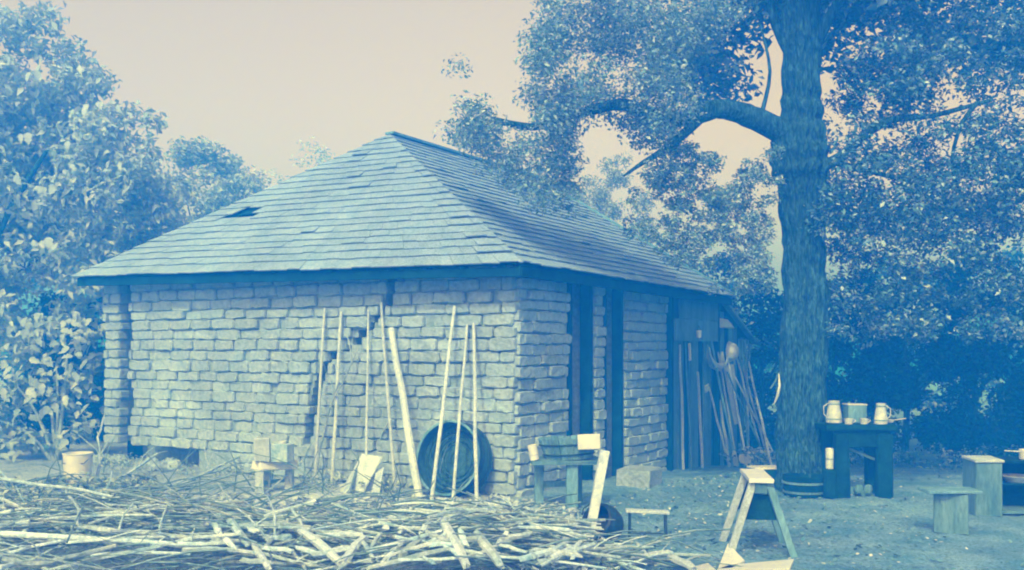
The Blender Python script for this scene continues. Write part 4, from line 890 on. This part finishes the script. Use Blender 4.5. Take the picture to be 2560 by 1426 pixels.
# leafy fig-like shrub at the house corner
fs_ = thing('shrub', 'leafy shrub with broad curling leaves at the left corner of the house', 'shrub', tuple(G(190, 1160)))
c0 = G(190, 1160); m1 = MB()
c0.y = 14.75; c0.x = (140 - CX) / FL * 14.75; c0.z = 0
for a in ((.0, 0, 1.4), (-.5, -.2, 1.1), (.25, -.2, 1.5), (-.3, .2, 1.5), (-.75, -.3, .6)): limb(m1, [c0 - UP * .1, c0 + Vector(a) * .5 + Vector((.03, 0, .1)), c0 + Vector(a)], .035, .012, 7)
m1.build('stem', STICK, fs_, True)
VP = [leaf_proto('leaf', VINELEAF, i) for i in range(3)]
r = random.Random(9); n_l = 0
crown('crown', fs_, [(c0.x - .12 + random.uniform(-.3, .3), c0.y + .25 + random.uniform(0, .3), random.uniform(.3, 1.6), .22) for _ in range(26)], (.08, .16), 1500, SHADELEAF, 71)  # near-black inner leaves paint the shade between the shrub's leaves
crown('crown', fs_, [(c0.x - .38 + .26 * z_ + random.uniform(-.6, .6), c0.y + random.uniform(-.15, .3), z_, .2) for z_ in [random.uniform(.15, 1.85) for _ in range(40)]], (.09, .17), 1100, VINELEAF, 72, droop=.5, asp=.6)
while n_l < 290:
    z = r.uniform(.05, 2.05); half = .86 - .25 * abs(z - .6); cx2 = c0.x - .38 + .26 * z
    p = Vector((cx2 + r.uniform(-half, half), c0.y - r.uniform(-.3, .55), z))
    if z < .55 and abs(p.x - c0.x - .03) < .16: continue
    place_leaf(VP[n_l % 3], fs_, p, Vector((r.gauss(0, .8), r.gauss(-.4, .4), r.gauss(-.5, .4))), Vector((r.gauss(-.2, .4), -.6, r.uniform(.3, 1.2))), r.uniform(.10, .20)); n_l += 1
bush('bush', 'dark shady bush behind the leafy shrub under the big left tree', 'bush', (P(60, 950, 17.5).x, 17.5, 1.2), (1.7, .9, 1.3), 8000, (.08, .16), SHADELEAF, 91, 34, group=None)
bush('bush', 'shaded bush squeezed behind the left corner of the adobe house', 'bush', (P(215, 900, 16.6).x - .05, 17.6, 1.2), (.6, .5, 1.2), 4000, (.08, .15), SHADELEAF, 92, 20)
bush('bush', 'low shaded hedge bush at the far left edge of the frame', 'bush', (P(-330, 950, 17.0).x, 17.0, 1.3), (1.6, .9, 1.5), 6000, (.08, .16), SHADELEAF, 93, 30)

# trees closing the view far behind
far = [(-500, 27, 2.6, 4.2), (-150, 26, 2.2, 3.6), (150, 27, 2.4, 4.0), (420, 29, 2.4, 3.6), (720, 30, 2.3, 3.4), (1000, 31, 2.4, 3.3), (1250, 29, 2.2, 3.6), (1480, 28, 2.0, 3.4), (1680, 27, 2.0, 3.6), (1900, 27, 2.2, 3.8), (2150, 26, 2.2, 4.0), (2420, 25, 2.2, 4.1), (2700, 25, 2.4, 4.4), (3050, 24, 2.6, 4.6)]
FP = ['outermost on the left', 'second from the left end', 'behind the big broad leaved tree', 'behind the left end of the roof', 'behind the roof left of its peak', 'behind the roof peak', 'behind the right roof slope', 'behind the wispy conifer', 'behind the gable of the roof', 'left of the oak trunk', 'just right of the oak trunk', 'above the white jugs', 'above the box cupboard', 'outermost on the right']
for i, (px, d, w, h) in enumerate(far):
    bush('tree', 'hazy tree in the far line of trees, ' + FP[i], 'tree', ((px - CX) / FL * d, d, h * .48), (w, 1.3, h * .52), 4200, (.12, .24), OAKLEAF, 130 + i, 30, group='trees far behind the yard')

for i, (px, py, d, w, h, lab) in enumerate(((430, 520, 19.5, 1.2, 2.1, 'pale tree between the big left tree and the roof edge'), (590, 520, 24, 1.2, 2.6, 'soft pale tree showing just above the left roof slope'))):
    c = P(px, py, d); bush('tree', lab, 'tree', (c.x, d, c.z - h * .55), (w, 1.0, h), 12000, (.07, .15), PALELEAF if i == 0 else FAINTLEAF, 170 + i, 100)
# ---------------------------------------------------------------- brushwood heap
def hp(x, y):
    e = math.exp(-((y - 7.6) / .95) ** 2) * (1 if x < -.3 else max(0, 1 - (x + .3) / 1.2))
    return .44 * e * (.75 + .25 * math.sin(x * 1.9 + 1)) + .02
def H(px, py, lift=0.0):                                          # point on top of the heap that shows there
    d = EYE * FL / (py - HY)
    for _ in range(20):
        x = (px - CX) / FL * d; z = hp(x, d) + lift; d = .5 * d + .5 * (EYE - z) * FL / (py - HY)
    return Vector(((px - CX) / FL * d, d, EYE - (py - HY) / FL * d))
def curve_thing(name, lab, cat, px_pts, r0, r1, m=STICK, grp=None, lift=.02, twigs=0, seed=1, n=7):
    P_ = [H(x, y, l) if not isinstance(l, tuple) else P(x, y, l[0]) for x, y, l in [(q if len(q) == 3 else (*q, lift)) for q in px_pts]]
    t = thing(name, lab, cat, tuple(P_[-1]), grp); m1 = MB(); out = limb(m1, P_, r0 * .75, r1 * .75, n, .13, 5); m1.build('stem', m, t, True); r = random.Random(seed)
    for j in range(twigs):
        i = r.randrange(2, len(out) - 1); b = out[i]; e = b + Vector((r.uniform(-.25, .25), r.uniform(-.15, .1), r.uniform(.08, .32))); MB().tube(stick_pts(b, e, .1, 5, seed + j), [.008, .007, .006, .005, .004], 5).build('twig', m, t, True)
    return t
gl = 'long branches on the brushwood heap'
L_ = [('long pale branch rising from the heap towards the dark wall foot', [(180, 1255), (270, 1215, .05), (350, 1165, .14), (392, 1135, .22)], .030, .020, 4),
      ('long curved branch rising to the right in front of the wall foot', [(215, 1240), (360, 1222), (450, 1212, .05), (540, 1170, .14), (618, 1132, .22)], .034, .016, 3),
      ('pale branch sloping down right across the middle of the heap', [(110, 1240), (200, 1262), (310, 1282), (440, 1295), (560, 1298)], .026, .018, 2),
      ('long nearly straight branch low across the left of the heap', [(0, 1297), (110, 1303), (230, 1322), (340, 1332), (480, 1345)], .026, .020, 3),
      ('long gently bent branch across the left foreground', [(0, 1335), (130, 1342), (300, 1352), (480, 1362), (620, 1352)], .028, .020, 2),
      ('pale branch in the lower left foreground of the heap', [(10, 1398), (90, 1410), (180, 1392), (290, 1365)], .030, .022, 1),
      ('dark crooked branch arching up towards the low bench', [(640, 1392), (700, 1330), (755, 1285), (800, 1245, .06), (880, 1205, .14)], .022, .010, 3),
      ('thin dark branch curving up at the left edge of the heap', [(0, 1255), (24, 1235), (22, 1205, .1), (0, 1178, .18)], .018, .012, 1),
      ('branch with upright twigs near the middle of the wall foot', [(530, 1295), (590, 1255), (660, 1235, .04), (780, 1130, .3)], .018, .008, 5),
      ('thin pale branch lying just in front of the white bucket', [(60, 1330), (130, 1300), (240, 1262), (330, 1232)], .022, .012, 3)]
for i, (lab, pts, r0, r1, tw) in enumerate(L_): curve_thing('branch', lab, 'branch', pts, r0, r1, STICK, gl, .03, tw, 40 + i)
gs = 'split pieces on the firewood heap'
SP = [('thick pale split piece slanting to the right of the heap centre', (1105, 1312), (1172, 1430), .062), ('pale split piece slanting near the right end of the heap', (1195, 1345), (1254, 1430), .058),
      ('long split rail running from the heap up to the board under the poles', (1165, 1278), (1000, 1342), .040), ('upper one of three parallel split rails', (1100, 1338), (925, 1388), .036), ('middle one of three parallel split rails', (1108, 1362), (975, 1402), .036), ('lower one of three parallel split rails', (1130, 1384), (925, 1430), .040),
      ('left arm of the pale V shaped shards', (752, 1335), (850, 1414), .060), ('flat pale shard with a jagged edge in the heap', (893, 1382), (785, 1398), .055), ('right arm of the pale V shaped shards', (912, 1352), (850, 1424), .062), ('flat top shard bridging the V shaped pieces', (790, 1352), (900, 1345), .05),
      ('short split piece at the dark hollow left of centre', (575, 1312), (622, 1372), .055), ('split piece slanting down right of the dark hollow', (635, 1285), (728, 1335), .042), ('thick split piece above the dark hollow', (515, 1322), (640, 1290), .045), ('small pale chip standing behind the rails', (962, 1330), (975, 1302), .06),
      ('short split piece at the bottom edge left of the V shards', (635, 1375), (672, 1430), .042), ('pale billet right of the slanting split pieces', (1300, 1408), (1390, 1384), .05), ('long pale billet near the foot of the slanting post', (1330, 1385), (1450, 1402), .045), ('flat pale billet lying right of the slanting post', (1580, 1402), (1672, 1392), .05), ('last pale billet before the sawhorse', (1680, 1402), (1735, 1432), .06)]
SP = [(*q_, 0) for q_ in SP]
rq = random.Random(15)
for k_ in range(46):
    px_, py_ = rq.triangular(420, 1760, 1000), rq.uniform(1318, 1424); a_ = rq.gauss(-.15, .7); l_ = rq.uniform(30, 85)
    if px_ > 1300: py_ = max(py_, 1385)
    SP.append(('short split piece of wood mixed in along the front of the brushwood heap', (px_ - math.cos(a_) * l_ / 2, py_ - math.sin(a_) * l_ * .35), (px_ + math.cos(a_) * l_ / 2, py_ + math.sin(a_) * l_ * .35), rq.uniform(.022, .048), 1))
for lab, a, b, w, small_ in SP:
    p, q = H(*a, .04), H(*b, .04); w *= 1.05; p.z += .03; q.z += .03; t = thing('split_log', lab, 'firewood', tuple(p), gs if not small_ else 'short split pieces in the brushwood heap'); x = (q - p).normalized(); y = UP.cross(x).normalized(); z = x.cross(y); m1 = MB()
    ring = [(-.5, -.25), (.1, -.42), (.5, -.1), (.38, .3), (-.1, .42), (-.48, .15)]; vs = []; K = 4
    for k in range(K):
        f = k / (K - 1); s = 1 if 0 < k < K - 1 else .8; c = lerp(p, q, f) + y * random.uniform(-.008, .008) + z * random.uniform(-.006, .006)
        for u, v in ring: vs.append(c + y * u * w * s * random.uniform(.85, 1.15) + z * v * w * s * random.uniform(.85, 1.15) + x * (random.uniform(-.03, .03) if k in (0, K - 1) else 0))
    n = 6; fs = [tuple(reversed(range(n))), tuple((K-1)*n + j for j in range(n))]
    for k in range(K - 1):
        for j in range(n): fs.append((k*n + j, k*n + (j+1) % n, (k+1)*n + (j+1) % n, (k+1)*n + j))
    m1.add(vs, fs); m1.build('billet', STICK if small_ or random.random() < .4 else PALEWOOD, t)
# white sheets of bark at the lower right
for lab, q in (('bright slab lying flat at the bottom edge below the sawhorse', [(1800, 1425), (1985, 1408), (1975, 1432), (1790, 1440)]), ('bright pointed slab tilted up beside the flat one', [(1820, 1384), (1862, 1412), (1830, 1430), (1795, 1432)]), ('small pale wedge slab at the left of the bright slabs', [(1715, 1432), (1770, 1418), (1790, 1436), (1740, 1445)])):
    w = [G(*p) + UP * .03 for p in q]; w[0].z += .05 if 'tilted' in lab else 0; t = thing('offcut', lab, 'offcut', tuple(w[0]), 'bright slabs below the sawhorse'); m1 = MB(); m1.add(w + [p - UP * .03 for p in w], [(3,2,1,0), (4,5,6,7), (0,1,5,4), (1,2,6,5), (2,3,7,6), (3,0,4,7)]); m1.build('board', ENAMEL, t)
# loose sticks: individuals on top, the fine stuff as one mass
rs = random.Random(77)
def one_stick(i, top=True):
    y = rs.triangular(6.6, 9.25, 7.3); x = rs.uniform(-4.6, .15) if y < 8.9 else rs.uniform(-4.6, -1.0)
    if rs.random() < .12: x = rs.uniform(-.2, 1.0); y = rs.uniform(7.2, 7.9)
    L = rs.choice((.35, .5, .7, .9, 1.3)) * rs.uniform(.8, 1.2); a = rs.gauss(.1, .5) if rs.random() < .6 else rs.uniform(-1.6, 1.6)
    if rs.random() < .5: a += math.pi
    d = Vector((math.cos(a), math.sin(a) * .8, rs.gauss(0, .16)))
    h = hp(x, y); z = h * (rs.uniform(.55, 1.12) if top else rs.uniform(0, .9)) + .015
    c = Vector((x, y, z)); p, q = c - d * L / 2, c + d * L / 2
    for e in (p, q): e.z = max(e.z, .01)
    r0 = rs.uniform(.005, .016)
    return p, q, r0, rs.uniform(.01, .06)
for i in range(290):
    p, q, r0, bend = one_stick(i); m1 = MB(); sp_ = stick_pts(p, q, bend, 6, i); m1.tube(sp_, [r0 * f for f in (1, 1, .95, .9, .82, .7)], 6, jit=.16)
    for j in range(rs.choice((0, 1, 1, 2))):
        b = sp_[rs.randrange(1, 5)]; e = b + (q - p).normalized() * rs.uniform(.08, .3) + Vector((rs.gauss(0, .08), rs.gauss(0, .08), rs.uniform(-.02, .14))); m1.tube(stick_pts(b, e, .08, 4, 7000 + i * 3 + j), [r0 * .6, r0 * .5, r0 * .4, r0 * .25], 4)
    o = m1.build('stick', STICK, None, True)
    tag(o, 'dry cut stick lying loose among others in the brushwood heap', 'stick', 'loose sticks of the brushwood heap')
mb = MB()
for i in range(1350):
    p, q, r0, bend = one_stick(i, rs.random() < .4); q = lerp(p, q, rs.uniform(.3, .9)); mb.tube(stick_pts(p, q, bend + .03, 4, 900 + i), [r0 * .55, r0 * .5, r0 * .45, r0 * .3], 4, cap=False)
TWIG = mat('gap_shade_twig', (.03, .11, .22), (.19, .32, .52), scale=6, bump=.2, bscale=40)  # darker than the sticks: shade of the heap's gaps put into the colour
for i in range(90):
    x = rs.uniform(-5.6, -.9); y = rs.uniform(9.2, 10.4 - .35 * (x + .9)); a = rs.gauss(.15, .5); L = rs.uniform(.3, 1.0); p = Vector((x, y, rs.uniform(.01, .1))); q = p + Vector((math.cos(a) * L, math.sin(a) * L, rs.uniform(-.02, .16))); q.z = max(q.z, .01)
    if q.y > C0.y + (C0.x - q.x) * .593 - .15 or (-5.3 < p.x < -4.2 and p.y > 9.9): continue
    mb.tube(stick_pts(p, q, .06, 5, 9000 + i), [.009, .009, .008, .006, .004], 4, cap=False)
for i in range(45):
    x = rs.uniform(-5.5, -.6); y = rs.uniform(9.0, 11.2 - .42 * max(x, -6)); y = min(y, C0.y - U.y / U.x * 0 + (.05 - x) * .593 - .3); p = Vector((x, y, rs.uniform(0, .05))); q = p + Vector((rs.gauss(0, .35), rs.gauss(-.1, .2), rs.uniform(.1, .55))); mb.tube(stick_pts(p, q, .1, 5, 4000 + i), [.009, .008, .007, .005, .004], 4, cap=False)
o = mb.build('brushwood', TWIG, None, True); tag(o, 'fine twigs filling the brushwood heap', kind='stuff'); 
# dry leaves and bark chips over the ground
def litter(name, lab, n, fx, size, m, seed):
    r = np.random.default_rng(seed); pts = fx(r, n); n = len(pts)
    a = r.uniform(0, 6.28, n); L = r.uniform(size[0], size[1], n); tl = r.normal(0, .28, (n, 2))
    d = np.stack([np.cos(a), np.sin(a), tl[:, 0]], 1) * L[:, None] * .5; s = np.stack([-np.sin(a), np.cos(a), tl[:, 1]], 1) * (L * r.uniform(.3, .7, n))[:, None] * .5
    pts = pts + np.array([0, 0, .008])
    Vv = np.stack([pts - d, pts + s, pts + d, pts - s], 1).reshape(-1, 3); i = np.arange(n)[:, None] * 4
    F = np.concatenate([i + np.array([[0, 2, 1]]), i + np.array([[0, 3, 2]])], 0)
    o = link(name, npmesh(name, Vv, F, m)); tag(o, lab, kind='stuff'); return o
def on_heap(r, n):
    x = r.uniform(-5, .9, n); y = r.uniform(7.0, 11.2, n); k = (x < 1.0 - (y - 7) * .1) & ((y > 9.2) | (x > -.2)) & (y < 11.0 - np.clip(x + .2, 0, 9) * .6 + np.clip(-x, 0, 6) * .45); x, y = x[k], y[k]
    z = np.array([hp(a, b) * r.uniform(0, .8) for a, b in zip(x, y)]); return np.stack([x, y, z + .006], 1)
litter('bark_litter', 'bark chips and dry leaves strewn round the brushwood heap', 8200, on_heap, (.03, .10), PALEWOOD, 5)
def on_yard(r, n):
    y = r.uniform(7.2, 15.5, n) ; x = r.uniform(.2, .52, n) * y * r.uniform(.1, 1, n) + .1; keep = ~((y > 9.9) & (x < (y - 9.9) * .62 + .4)); x, y = x[keep], y[keep]
    z = np.array([gz(a, b) for a, b in zip(x, y)]); return np.stack([x, y, z + .006], 1)
litter('leaf_litter', 'small dry leaves scattered over the bare yard', 4500, on_yard, (.02, .07), OLDWOOD, 6)
litter('pale_litter', 'small pale chips scattered over the bare yard', 1400, on_yard, (.015, .05), TIN, 7)
# low weeds at the lower left
def weeds(name, lab, cen, n, size, m, seed, up=.4):
    C = np.array(cen, float); Vv, F = leaf_arrays(C, size, n, up=up, seed=seed, asp=.45); o = link(name, npmesh(name, Vv, F, m)); tag(o, lab, kind='stuff')
rw = random.Random(3)
weeds('weeds', 'low leafy weeds growing at the left by the bucket', [(rw.uniform(-6.0, -3.9), rw.uniform(9.4, 11.6), rw.uniform(.02, .14), rw.uniform(.08, .16)) for _ in range(70)], 3400, (.04, .10), VINELEAF, 8)
weeds('undergrowth', 'dry straggling weeds along the foot of the adobe wall', [(*(Wf(rw.uniform(.6, 6.6), 0, rw.uniform(.1, .6)).xy), rw.uniform(.02, .16), rw.uniform(.06, .16)) for _ in range(50)], 900, (.03, .08), PALELEAF, 9)
weeds('plants', 'low leafy plants along the shaded lawn edge behind the yard', [(rw.uniform(3.2, 8.5), rw.uniform(15.2, 16.2), -.3 + rw.uniform(0, .35), rw.uniform(.12, .25)) for _ in range(60)], 2600, (.05, .11), OAKLEAF, 10)
